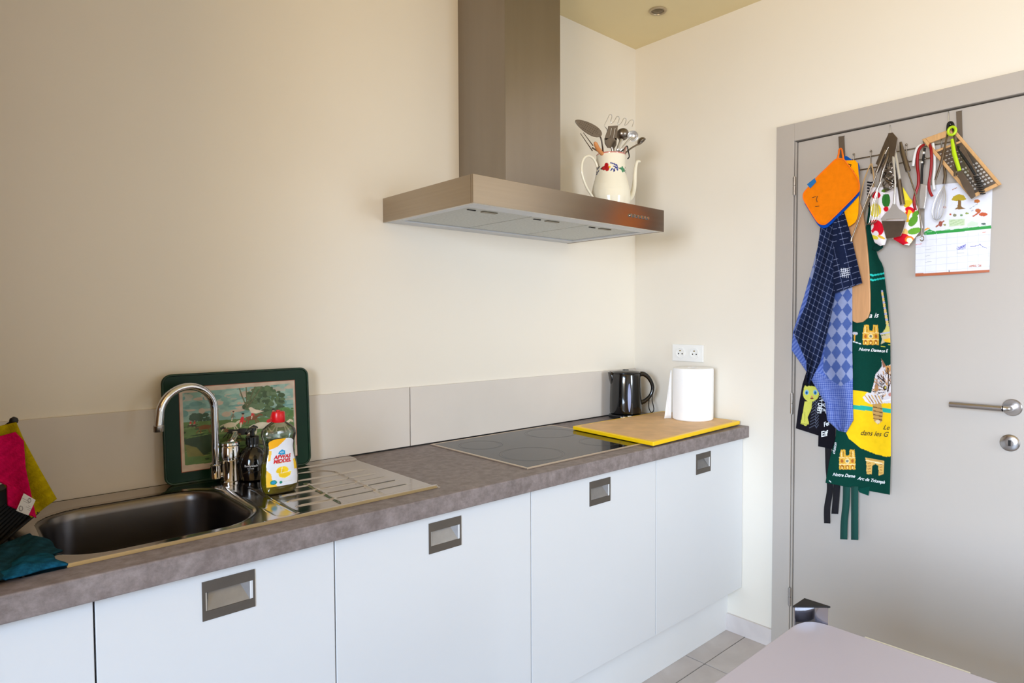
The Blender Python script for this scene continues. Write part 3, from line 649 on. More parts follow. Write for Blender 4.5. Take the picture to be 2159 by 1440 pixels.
for q, (out, hw) in enumerate(((.0, .012), (.004, .02), (.012, .027), (.017, .026), (.012, .022))):
    z = (.118, .145, .178, .205, .207)[q]
    for i in range(n): s = 2*i/(n-1)-1; V.append(k0-d0*(.058+out*(1-s*s)+.004)+d1*hw*s+np.array([0, 0, z]))
b.add(V, [(j*n+i, j*n+i+1, (j+1)*n+i+1, (j+1)*n+i) for j in range(4) for i in range(n-1)]); obj('pouring_lip', b, M_blackG, t, smooth=True, solid=.004)
hp = [(.060, .196), (.082, .197), (.104, .180), (.119, .152), (.122, .128), (.114, .103), (.098, .084), (.082, .073), (.066, .068)]
b = MB(); b.tube(smooth_line([k0+d0*a+np.array([0, 0, z]) for a, z in hp], 6), [.0125-.0045*abs(math.sin(PI*i/48)) for i in range(49)], 14); obj('handle', b, M_blackG, t, smooth=True)
# water gauge on the side that faces the room
gd = np.array([-.60, -.80, 0]); gd /= np.linalg.norm(gd); gs = np.array([.80, -.60, 0]); V = []; n = 12
for j in range(n+1):
    q = j/n; z = .035+.125*q; hw = .0075*math.sin(PI*min(max(q*.94+.03, 0), 1))**.6; rr_ = np.interp(z, [.024, .1, .2], [.0695, .0690, .0645])
    for s in (-1, 0, 1): V.append(k0+gd*(rr_+.0010+.0025*(1-s*s))+gs*hw*s+np.array([0, 0, z]))
b = MB().add(V, [(j*3+i, j*3+i+1, (j+1)*3+i+1, (j+1)*3+i) for j in range(n) for i in range(2)]); o = obj('water_gauge', b, mat('gauge_plastic', (150, 158, 196), .5), t, smooth=True); o['label'] = 'pale bluish water gauge strip'
b = MB(); p = k0+gd*.0735+np.array([0, 0, .011]); b.prism([p+gs*-.008, p+gs*.008, p+gs*.008+np.array([0, 0, .007]), p+gs*-.008+np.array([0, 0, .007])], -gd*.003); obj('badge', b, M_white, t)
b = MB(); p = k0+np.array([-.068, -.044, .012]); b.lathe([(.004, -.002), (.013, 0), (.0155, .008), (.013, .016), (.004, .018)], (p[0], p[1], kz0+.0003), 24); obj('foot_knob', b, M_chrome, t, smooth=True)
cp = [k0+d0*.066+np.array([0, 0, .010]), (-.085, -.175, ZT+.025), (-.060, -.150, ZT+.075), (-.058, -.155, ZT+.120), (-.072, -.160, ZT+.124), (-.080, -.150, ZT+.085), (-.070, -.140, ZT+.035), (-.050, -.145, ZT+.006)]
b = MB(); b.tube(smooth_line(cp, 8), .0022, 8); obj('power_cord', b, M_black, t, smooth=True)

# ================================================================ sockets, ceiling spot
t = thing('wall_socket', 'white double wall socket above the kitchen paper roll', 'socket', (-.004, -.305, 1.147))
obj('cover_plate', MB().box(-.0085, -.0005, -.386, -.224, 1.148, 1.224), M_white, t, bevel=.002)
for y in (-.268, -.342):
    b = MB(); b.lathe([(.0245, -.0075), (.0245, -.0110), (.0205, -.0112), (.0200, -.0075), (.001, -.0072)], (0, y, 1.186), 32, axis='x', cap=False); so = obj('socket', b, M_white, t, smooth=True)
    for dy, dz in ((-.0095, -.004), (.0095, -.004)): obj('hole', MB().lathe([(0.0002, -.0092), (.003, -.0092), (.003, -.0074)], (0, y+dy, 1.186+dz), 12, axis='x'), M_dark, so)
    obj('pin', MB().lathe([(.0002, -.0145), (.0026, -.0140), (.0026, -.0074)], (0, y, 1.186+.010), 12, axis='x'), mat('brass', (150, 130, 70), .3, 1.0), so)
t = thing('downlight', 'small round recessed ceiling spotlight near the room corner', 'ceiling light', (-.236, -.305, CEIL-.01))
b = MB(); b.lathe([(.036, -.0005), (.037, -.003), (.034, -.006), (.028, -.006), (.026, -.001)], (-.236, -.305, CEIL), 36, cap=False); obj('trim_ring', b, mat('spot_ring', (176, 160, 132), .35, .3), t, smooth=True)
b = MB(); b.lathe([(.027, -.002), (.016, -.0045), (.001, -.005)], (-.236, -.305, CEIL), 28, cap=False); obj('lamp', b, mat('spot_lamp', (110, 98, 76), .2, .6), t, smooth=True)

# ================================================================ extractor hood
HX, HR, HD, HZ, HH = -1.3448, -.4555, -.5008, 1.6635, .0806
t = thing('extractor_hood', 'stainless steel extractor hood with tall square chimney above the hob', 'extractor hood', (-.9, -.25, HZ))
b = MB(); th = .0012; zb = HZ; zt = HZ+HH
b.box(HX, HR, HD, HD+.010, zb, zt).box(HX, HX+.010, HD+.010, -.0005, zb, zt).box(HR-.010, HR, HD+.010, -.0005, zb, zt).box(HX+.010, HR-.010, HD+.010, -.0005, zt-.006, zt)
obj('canopy', b, M_hoodF, t, bevel=.0006)
b = MB(); zi = HZ+.0025                                # underside tray: flat rim round the filter opening
X0, X1, Y0, Y1 = HX+.0105, HR-.0105, HD+.0105, -.001; fx0, fx1, fy0, fy1 = -1.305, -.495, -.425, -.060
for a in ((X0, X1, Y0, fy0), (X0, X1, fy1, Y1), (X0, fx0, fy0, fy1), (fx1, X1, fy0, fy1)): b.box(*a, zi-.001, zi+.004)
b.box(fx0, fx1, fy0, fy1, zi+.018, zi+.020)
obj('underside_rim', b, M_hoodU, t)
for k in range(3):
    w3 = (fx1-fx0)/3; a0 = fx0+w3*k+.003; a1 = fx0+w3*(k+1)-.003
    b = MB(); b.box(a0, a1, fy0+.004, fy1-.004, zi+.0035, zi+.009); fo = obj('grease_filter', b, M_filter, t, bevel=.0015)
    b = MB(); m_ = a0+.085; b.box(m_, m_+.055, fy0+.040, fy0+.056, zi+.0005, zi+.0033); obj('latch', b, mat('latch_metal', (126, 118, 100), .4, .7), fo)
    b = MB(); b.box(a0+.03, a0+.06, fy0+.046, fy0+.052, zi+.0012, zi+.0033); obj('latch', b, M_dark, fo)
b = MB(); b.box(-1.031, -.770, -.268, -.0005, zt, CEIL-.0005); obj('chimney', b, M_chim, t, bevel=.0008)
for k in range(6):
    x = -.655+.0195*k; b = MB(); b.lathe([(.0005, -.0065), (.0050, -.0060), (.0058, -.004), (.0058, 0)], (x, HD, HZ+.0405), 16, axis='y'); obj('button', b, M_chrome, t, smooth=True)

# ================================================================ table in the foreground
t = thing('dining_table', 'pale mauve-grey laminate table in the foreground by the door', 'table', (-1.6, -1.95, 0))
ex, ey = -1.2115, -1.3955
arc = [(ex-.047*math.cos(a)+.002-.0*a, ey-.045+.043*math.sin(a)) for a in ()]
cor = [(ex, ey-.050), (ex-.003, ey-.030), (ex-.010, ey-.017), (ex-.021, ey-.008), (ex-.034, ey-.003), (ex-.048, ey)]
top = cor+[(-2.05, ey), (-2.05, -2.60), (ex, -2.60)]
b = MB(); b.prism([(x, y, .727) for x, y in top], (0, 0, .023)); obj('tabletop', b, M_table, t, bevel=.0025)
b = MB()
b.box(-1.985, ex-.055, ey-.075, ey-.050, .65, .7265).box(-1.985, ex-.055, -2.55, -2.525, .65, .7265).box(ex-.08, ex-.055, -2.524, ey-.0755, .65, .7265).box(-2.01, -1.986, -2.524, ey-.0755, .65, .7265)
obj('apron', b, M_door, t)
obj('edge_strip', MB().box(ex+.0003, ex+.0065, -1.672, -1.505, .738, .7485), M_tedge, t, bevel=.001)
for sx, sy, x, y in ((1, 1, ex+.0035, ey+.0035), (-1, 1, -2.053, ey+.0035), (1, -1, ex+.0035, -2.6035), (-1, -1, -2.053, -2.6035)):
    w_ = .047; b = MB(); k = .0022
    b.prism([(x, y, .001), (x-sx*w_, y, .001), (x-sx*w_, y-sy*k, .001), (x-sx*k, y-sy*k, .001), (x-sx*k, y-sy*w_, .001), (x, y-sy*w_, .001)], (0, 0, .780))
    lg = obj('leg', b, M_chrome, t)
    b = MB(); b.prism([(x+sx*.0012, y+sy*.0012, .7812), (x-sx*(w_+.003), y+sy*.0012, .7812), (x+sx*.0012, y-sy*(w_+.003), .7812)], (0, 0, .0035)); obj('leg_cap', b, M_matteblack, lg, bevel=.0006)

# ================================================================ dish rack and cloths at the left edge
t = thing('dish_rack', 'black ribbed dish rack cut off at the left edge beside the basin', 'dish rack', (-2.44, -.22, ZT))
y0, y1 = -.305, -.130
b = MB()
A = np.array([-2.302, 0, ZT+.056]); Bq = np.array([-2.362, 0, ZT+.0055])
for y in (y0, y1): b.tube([A+(0, y, 0), Bq+(0, y, 0), (-2.425, y, ZT+.0055)], .0035, 8)
b.tube([A+(0, y0, 0), A+(0, y1, 0)], .0035, 8); b.tube([(-2.425, y0, ZT+.0055), (-2.425, y1, ZT+.0055)], .0035, 8)
obj('frame', b, M_matteblack, t, smooth=True)
for k in range(15):
    y = y0+(y1-y0)*(k+.7)/15.4; b = MB(); b.tube([A+(0, y, 0), Bq+(0, y, .0), (-2.425, y, ZT+.0055)], .0022, 6); obj('rib', b, M_black, t)
b = MB(); e0 = Wl(29, 887, -.30); e1 = Wl(-16, 925, -.30); e2 = Wl(-40, 975, -.30)
b.tube(smooth_line([(-2.425, -.30, ZT+.008), (-2.42, -.30, 1.0), e2, e1, e0], 6), .0042, 10); b.lathe([(.001, -.008), (.006, -.005), (.0075, 0), (.006, .005), (.001, .008)], tuple(e0), 12)
b.tube(smooth_line([(-2.425, -.28, ZT+.008), (-2.42, -.28, 1.0), (-2.41, -.28, 1.06)], 5), .0042, 10)
obj('plate_holder', b, M_matteblack, t, smooth=True)
b = MB(); b.prism([Wl(u, v, -.298) for u, v in ((-50, 1055), (0, 1036), (16, 1028), (60, 1078), (70, 1088), (0, 1152), (-50, 1190))], (0, .06, 0)); obj('cutlery_tray', b, M_matteblack, t, bevel=.002)
for k in range(9):
    f = k/8; b = MB(); b.tube([Wl(66-f*36, 1083-f*34, -.2995), Wl(-10-f*30, 1158-f*55, -.2995)], .0013, 6); obj('rib', b, M_black, t)

def cloth_tag(o, label, cat='cloth', group=None): return tag(o, label, cat, group)
def ycol(P): P.mottle(.5, .10, 1); P.mottle(.9, .06, 4)
wv = lambda a, f, g=0.0: (lambda s, t: a*math.sin(f*s*6.28+g+2*t))
mb = patch([(-30, 905), (-30, 960), (20, 1040), (66, 1092)], [(34, 890), (52, 930), (84, 990), (119, 1052)], 40, 60, .309, (170, 150, 12), ycol, ax=1, wave=wv(.004, 1.2))
tag(obj('dishcloth', mb, M_terry, smooth=True, solid=.003), 'mustard yellow dishcloth hanging over the black dish rack', 'cloth')
mb = patch([(-40, 930), (-40, 1000), (14, 1022), (16, 1066)], [(32, 911), (50, 930), (54, 985), (76, 1092)], 40, 60, lambda s, t: .322+.008*t, (196, 14, 80), ycol, ax=1, wave=wv(.004, .9, 1))
pk = thing('dishcloth', 'bright pink dishcloth with a white care tag, draped on the black rack', 'cloth', tuple(Wl(40, 1090, -.32)))
obj('cloth', mb, M_terry, pk, smooth=True, solid=.003)
def tagp(P):
    P.ell(44, 1072, 4.5, 6, (120, 116, 120)); P.ell(44, 1072, 3, 4.2, (214, 212, 212)); P.ell(62, 1055, 4, 5, (120, 116, 120)); P.ell(62, 1055, 2.6, 3.5, (214, 212, 212))
    for k in range(5): P.line([(46+k*3, 1050+k*6), (58+k*3, 1056+k*6)], .8, (150, 146, 150))
mb = patch([(50, 1040), (34, 1077)], [(75, 1054), (60, 1087)], 40, 40, .336, (222, 220, 222), tagp, ax=1, wave=wv(.001, .6))
obj('care_tag', mb, M_print, pk, smooth=True, solid=.0006)
def blue(P):
    P.mottle(.35, .3, 2); P.mottle(.8, .15, 5)
# crumpled microfibre cloth: two layers resting on the sink corner
def crumple(outl, h, y_, seed, col, nm, parent, n=46):
    r_ = np.random.RandomState(seed); ph = r_.uniform(0, 6, 8)
    (u0, v0), (u1, v1), (u2, v2), (u3, v3) = outl; mb = MB(); U = []; V_ = []
    for j in range(n):
        for i in range(n):
            s, q = i/(n-1), j/(n-1); s2 = s+.03*math.sin(9*q+ph[0]); q2 = q+.03*math.sin(8*s+ph[1])
            u = (u0*(1-s2)+u1*s2)*(1-q2)+(u3*(1-s2)+u2*s2)*q2; v = (v0*(1-s2)+v1*s2)*(1-q2)+(v3*(1-s2)+v2*s2)*q2
            z = ZT+.0075+h*(math.sin(PI*min(max(s, 0), 1))**.5*math.sin(PI*min(max(q, 0), 1))**.5)*(1+.22*math.sin(11*s+5*q+ph[2])+.16*math.sin(17*q-6*s+ph[3]))
            p = PXY(u, v, 2, ZT+.0075+h*.5); mb.v.append((p[0], p[1], z)); U.append(i*3.); V_.append(j*3.)
    mb.f = [(j*n+i, (j+1)*n+i, (j+1)*n+i+1, j*n+i+1) for j in range(n-1) for i in range(n-1)]; mb.m = [0]*len(mb.f)
    P = Paint(np.array(U), np.array(V_), col); blue(P); mb.c = np.clip(P.c, 0, 1); return obj(nm, mb, M_terry, parent, smooth=True, solid=.004)
bl = thing('microfibre_cloth', 'crumpled petrol blue microfibre cloth on the front left sink corner', 'cloth', tuple(PXY(60, 1200, 2, ZT+.005)))
crumple([(-60, 1175), (64, 1118), (134, 1152), (-60, 1240)], .016, 0, 3, (26, 62, 78), 'cloth', bl)
crumple([(-60, 1205), (90, 1158), (138, 1184), (8, 1216)], .012, 0, 8, (22, 78, 104), 'folded_edge', bl)
b = MB(); p = [PXY(u, v, 2, ZT+.010) for u, v in ((12, 1192), (46, 1187), (52, 1202), (22, 1212))]; b.prism(p, (0, 0, .003)); obj('care_tag', b, M_white, bl, bevel=.001)
b = MB(); p = [PXY(u, v, 2, ZT+.006) for u, v in ((-30, 1200), (4, 1204), (30, 1213), (26, 1221), (-30, 1216))]; b.prism(p, (0, 0, .006)); tag(obj('sink_brush', b, M_matteblack, bevel=.002), 'black plastic brush handle end on the worktop at the left edge', 'brush')

# ================================================================ enamel coffee pot with utensils, on the hood
PY = -.270; pc = Wl(1288, 400, PY); qx, qy, qz = float(pc[0]), PY, HZ+HH+.0005
prof = [(.050, 0), (.058, .004), (.066, .020), (.0735, .045), (.0775, .070), (.0765, .095), (.0715, .120), (.0655, .142), (.0605, .160), (.0583, .180), (.0578, .205), (.0580, .238), (.0590, .241), (.0570, .242), (.0560, .238), (.0560, .19)]
t = thing('coffee_pot', 'cream enamel coffee pot with painted flower band standing on the hood', 'coffee pot', (qx, qy, qz))
n = 200; zz = np.concatenate([np.linspace(0, .242, 120), [.2415, .238, .19, .15]]); pr_ = [(float(np.interp(z, [p[1] for p in prof[:14]], [p[0] for p in prof[:14]])) if k < 120 else (.0565, .0558, .0558, .0558)[k-120], float(z)) for k, z in enumerate(zz)]
b = MB(); b.lathe(pr_, (qx, qy, qz), n, cap=False); b.add([(qx, qy, qz+.012)], [])
az0 = math.atan2(CO[1]-qy, CO[0]-qx); U = []; V = []
for r, z in pr_:
    for j in range(n):
        a = 2*PI*j/n-az0; a = (a+PI) % (2*PI)-PI
        a2 = (a+PI/2) % PI-PI/2                      # the band repeats on the far side
        U.append(650+math.sin(a2)*205 if abs(a) < PI/2 or True else 0); V.append(700+(.2405-z)*3500)
U.append(0); V.append(2000)
P = Paint(np.array(U), np.array(V), (240, 234, 214))
nb, bl_, rd, gr, ye = (36, 40, 96), (50, 62, 140), (176, 16, 28), (40, 130, 88), (240, 190, 40)
for x, y, a in ((465, 900, 60), (485, 890, -50), (450, 935, 60), (480, 940, -50), (455, 970, 50), (470, 960, -60), (450, 1000, 80)): P.ell(x, y, 20, 8, nb, a)
P.poly([(500, 915), (560, 880), (560, 950)], (60, 20, 20)); P.ell(590, 880, 30, 32, rd); P.ell(600, 925, 28, 38, rd); P.ell(560, 915, 30, 24, rd); P.ell(635, 905, 14, 14, ye)
for x, y, a in ((660, 855, 15), (700, 870, 40), (730, 885, 60), (660, 940, -60), (690, 950, -80), (735, 935, 80), (700, 900, 20), (725, 915, -20)): P.ell(x, y, 24, 10, bl_, a)
P.ell(700, 955, 9, 14, nb); P.ell(800, 920, 36, 18, gr); P.ell(805, 925, 15, 44, gr); P.ell(822, 930, 20, 28, gr); P.ell(765, 918, 16, 6, (40, 60, 60))
for y, a in ((890, 70), (935, 80), (960, 60)): P.ell(850, y, 14, 6, nb, a)
P.put((P.V < 712) & (P.V > 690), (206, 130, 120)); b.c = np.clip(P.c, 0, 1)
M_enam = mat('enamel', (240, 234, 214), .12, attr='Col', var=.01, coat=.4)
pot = obj('pot_body', b, M_enam, t, smooth=True)
Z6 = lambda x, y, yy=PY: Wl(1190+x/6.545, 220+y/6.545, yy)
ME2 = mat('enamel_plain', (240, 234, 214), .12, var=.01, coat=.4)
b = MB(); pts = smooth_line([Z6(*p) for p in ((452, 860), (425, 790), (385, 735), (330, 712), (280, 735), (250, 790), (238, 870), (245, 970), (275, 1070), (320, 1170), (372, 1250), (395, 1290))], 5); b.tube(pts, .0048, 12); obj('handle', b, ME2, t, smooth=True)
b = MB(); pts = smooth_line([Z6(*p) for p in ((850, 1330), (905, 1290), (945, 1210), (965, 1100), (972, 980), (980, 880), (1000, 800), (1020, 785), (1040, 790))], 5); k = len(pts)
b.tube(pts, list(np.interp(np.linspace(0, 1, k), [0, .2, .45, .8, .92, 1], [.013, .0115, .0085, .0058, .0050, .0045])), 14); obj('spout', b, ME2, t, smooth=True)
# utensils in the pot
zin = qz+.10
def utensil(name, label, cat='kitchen utensil'): return thing(name, label, cat, (qx, qy, zin), 'utensils in the coffee pot')
def foot(x, y, yy): p = Z6(x, y, yy); return np.array([qx+np.clip(p[0]-qx, -.02, .02), qy, zin])
def rim(x, y=705): p = Z6(x, y); return np.array([qx+np.clip(p[0]-qx, -.044, .044), qy+.004*((x*7) % 3-1), p[2]])   # a point in the mouth of the pot
def disc(mb, pts, off, m=0): return mb.prism([Z6(*p) if len(p) == 2 else Z6(p[0], p[1], p[2]) for p in pts], off, m)
def plate_holes(name, outline, holes, yy, thick, material, parent):
    """a flat blade pierced by holes: fans of quads round each hole inside a cell grid are costly, so holes are dark countersinks with rims"""
    b = MB(); b.prism([Z6(x, y, yy) for x, y in outline], (0, thick, 0)); o = obj(name, b, material, parent, bevel=.0008)
    b = MB()
    for hx_, hy_, r in holes:
        c = Z6(hx_, hy_, yy); k = 8; b.prism([(c[0]+r*math.cos(2*PI*i/k), yy-.0005, c[2]+r*math.sin(2*PI*i/k)) for i in range(k)], (0, .0006, 0))
    if holes: obj('holes', b, M_dark, o)
    return o
u = utensil('skimmer', 'oval perforated grey skimmer leaning left out of the pot')
out = []
for a in np.linspace(0, 2*PI, 28, endpoint=False):
    x, y = 208*math.cos(a), 74*math.sin(a)*(1+.25*math.cos(a)); r = math.radians(30); out.append((335+x*math.cos(r)-y*math.sin(r), 325+x*math.sin(r)+y*math.cos(r)))
holes = []
for i in range(-5, 6):
    for j in range(-2, 2):
        x, y = i*28, j*26+14
        if (x/180)**2+(y/50)**2 < 1: r = math.radians(30); holes.append((335+x*math.cos(r)-y*math.sin(r), 325+x*math.sin(r)+y*math.cos(r), .0012))
plate_holes('skimmer_head', out, holes, PY-.02, .003, M_tool, u)
b = MB(); b.tube(smooth_line([Z6(470, 415, PY-.018), Z6(505, 470, PY-.016), Z6(525, 580, PY-.012), rim(548), foot(548, 700, PY)], 4), .0032, 8); obj('shaft', b, M_tool, u, smooth=True)
u = utensil('meat_fork', 'two-pronged steel fork with an orange wooden handle in the pot')
b = MB()
for p, q in (((222, 402), (385, 640)), ((262, 392), (395, 570))): b.tube([Z6(*p, PY-.01), Z6(*q, PY-.005)], [.0012, .0022], 8)
b.tube([Z6(385, 600, PY-.006), rim(480, 690), foot(480, 720, PY)], .003, 8); obj('tines', b, M_tool, u, smooth=True)
b = MB(); b.tube([Z6(418, 520, PY-.022), Z6(430, 545, PY-.022), Z6(460, 610, PY-.018), rim(505, 700), foot(510, 740, PY)], [.004, .0078, .0088, .0080, .006], 14); obj('handle', b, mat('orange_wood', (214, 142, 84), .5, var=.1), u, smooth=True)
u = utensil('potato_masher', 'steel masher with a wavy wire head above the pot')
zz_ = [(590, 345), (555, 290), (590, 215), (622, 148), (652, 146), (655, 180), (640, 235), (655, 262), (690, 230), (722, 172), (752, 172), (756, 205), (738, 262), (755, 285), (790, 250), (820, 195), (850, 200), (848, 235), (832, 290), (870, 270), (905, 225), (940, 215), (955, 240), (935, 305)]
b = MB(); b.tube(smooth_line([Z6(x, y, PY+.012) for x, y in zz_], 4), .0016, 8)
b.tube([Z6(590, 345, PY+.012), Z6(670, 560, PY+.01), rim(690), foot(700, 720, PY)], .003, 8); obj('wire_head', b, M_toolB, u, smooth=True)
u = utensil('slotted_turner', 'dark slotted metal turner in the middle of the pot')
b = MB(); yy = PY-.012
quad = lambda *p: b.prism([Z6(x, y, yy) for x, y in p], (0, .0025, 0))
quad((610, 300), (742, 292), (735, 325), (608, 330)); quad((608, 330), (648, 328), (622, 468), (570, 490), (558, 470)); quad((662, 327), (698, 326), (674, 466), (630, 468)); quad((712, 326), (735, 325), (722, 500), (684, 466))
quad((558, 470), (722, 466), (718, 560), (690, 610), (600, 600), (562, 540)); obj('blade', b, M_tool, u)
b = MB(); b.tube([Z6(650, 590, PY-.011), Z6(665, 680, PY-.01), foot(670, 720, PY)], .0035, 8); obj('shaft', b, M_tool, u, smooth=True)
def bowl(mb, c, axis, R0, depth, n=24, k=7):
    ax_ = np.array(axis, float); ax_ /= np.linalg.norm(ax_); u1 = np.cross(ax_, (0, 0, 1)); u1 /= np.linalg.norm(u1); u2 = np.cross(ax_, u1); V = []
    for i in range(k):
        q = i/(k-1); r = R0*math.cos(q*PI/2*.98); d = depth*math.sin(q*PI/2)
        for j in range(n): a = 2*PI*j/n; V.append(np.array(c)+ax_*-d+u1*r*math.cos(a)+u2*r*math.sin(a))
    mb.add(V, [(i*n+j, i*n+(j+1) % n, (i+1)*n+(j+1) % n, (i+1)*n+j) for i in range(k-1) for j in range(n)]+[tuple((k-1)*n+j for j in range(n))])
cv = np.array([-.72, -.66, .0])
for nm, lab, c, ax_, R0, dp, mt, base, yy in (('ladle', 'steel ladle turned to the room with a shiny round bowl', (945, 438), cv+(0, 0, -.05), .0205, .015, M_toolB, (770, 640), PY-.045),
    ('ladle', 'large dark ladle bowl behind the shiny round one', (800, 410), (.4, .5, .65), .0255, .024, M_tool, (720, 690), PY-.005),
    ('ladle', 'dark steel ladle tipped to the far right above the pot', (1070, 520), (.35, -.45, -.75), .0195, .018, M_tool, (800, 700), PY-.01)):
    u = utensil(nm, lab); b = MB(); cc = Z6(*c, yy); bowl(b, cc, ax_, R0, dp); obj('bowl', b, mt, u, smooth=True, solid=.0012)
    if mt is M_toolB:
        b = MB(); u1 = np.cross(cv, (0, 0, 1)); u1 /= np.linalg.norm(u1); b.tube([cc+u1*R0*1.0*math.cos(a)+np.array([0, 0, 1])*R0*math.sin(a) for a in np.linspace(0, 2*PI, 28, endpoint=False)], .0016, 6, closed=True); obj('rim', b, mt, u, smooth=True)
    b = MB(); m_ = Z6(*base, yy+.015); b.tube(smooth_line([cc+np.array([-.008, .002, -.006]), (cc*.45+m_*.55)+np.array([0, 0, .004]), m_, rim(base[0], 700), foot(*base, yy)], 5), .0036, 8); obj('shaft', b, mt, u, smooth=True)
u = utensil('serving_spoon', 'bright steel spoon neck rising at the pot rim')
b = MB(); b.tube(smooth_line([Z6(790, 490, PY-.03), Z6(755, 560, PY-.03), Z6(730, 640, PY-.028), rim(715, 700), foot(715, 710, PY)], 5), list(np.linspace(.0065, .0035, 21)), 10); obj('neck', b, M_toolB, u, smooth=True)
u = utensil('spatula', 'pinkish wooden spatula handle at the right of the pot')
b = MB(); b.tube([Z6(850, 590, PY-.02), Z6(815, 690, PY-.018), foot(800, 720, PY)], .005, 8); obj('shaft', b, mat('pink_wood', (178, 140, 126), .5), u, smooth=True)
u = utensil('peeler', 'black bent wire tool hooked over the right pot rim')
b = MB(); b.tube(smooth_line([Z6(700, 690, PY), Z6(800, 640, PY-.005), Z6(862, 575, PY-.01), Z6(880, 640, PY-.012), Z6(895, 720, PY-.012), Z6(872, 752, PY-.010)], 4), .0024, 8); obj('wire', b, M_matteblack, u, smooth=True)

# ================================================================ over-door rack
t = thing('door_rack', 'steel over-door hook rack holding cloths and utensils', 'hook rack', tuple(D(1900, 350, -.012)))
for ua, ub, v0, v1, ub2 in ((1768, 1780, 287, 372, 1784), (2016, 2028, 234, 330, 2031)):
    b = MB(); p = [D(ua, v0+2, -.0055), D(ub, v0, -.0055)]; q = [D(ua+4, v1, -.0055), D(ub2, v1-2, -.0055)]
    b.prism([p[0], p[1], q[1], q[0]], (-.0016, 0, 0)); b.prism([p[0], p[1], p[1]+(.0125, 0, .0035), p[0]+(.0125, 0, .0035)], (-.0014, 0, .001)); obj('strap', b, M_strap, t)
w1 = lambda u: 341-.182*(u-1773); w2 = lambda u: 365-.170*(u-1773)
for f in (w1, w2):
    b = MB(); b.tube([D(u, f(u), -.0105) for u in np.linspace(1776, 2026, 8)], .0021, 8); obj('rail', b, M_wire, t, smooth=True)
for u in (1800, 1836, 1872, 1911, 1948, 1985):
    a = w1(u); c = w2(u); b = MB()
    b.tube(smooth_line([D(u, a-10, -.017), D(u, a, -.0145), D(u, c, -.0145), D(u+.5, c+7, -.022), D(u+1, c+11, -.034), D(u+1.5, c+8, -.046), D(u+2, c+0, -.052)], 4), .0019, 8)
    for p, r in ((D(u, a-11, -.017), .004), (D(u+2, c-1.5, -.052), .0045)): b.lathe([(.001, -r), (r*.8, -r*.6), (r, 0), (r*.8, r*.6), (.001, r)], tuple(p), 10)
    obj('hook', b, M_wire, t, smooth=True)
def door_hook(u, v0, v1, lab):
    b = MB(); pts = [D(u, v0, -.0)+(.014, 0, .0045), D(u, v0, -.0)+(.002, 0, .0045), D(u, v0+1, -.008), D(u, (v0+v1)/2, -.012), D(u, v1-3, -.016), D(u, v1+2, -.030), D(u, v1+1, -.048), D(u, v1-8, -.060)]
    b.tube(smooth_line(pts, 5), .0019, 8); return tag(obj('wire_hook', b, M_toolB, smooth=True), lab, 'hook', 'small wire hooks over the door top')
door_hook(1877, 266, 300, 'thin wire hook over the door top holding the utensil bundle')
door_hook(2000, 238, 272, 'thin wire hook over the door top holding tongs and grater')

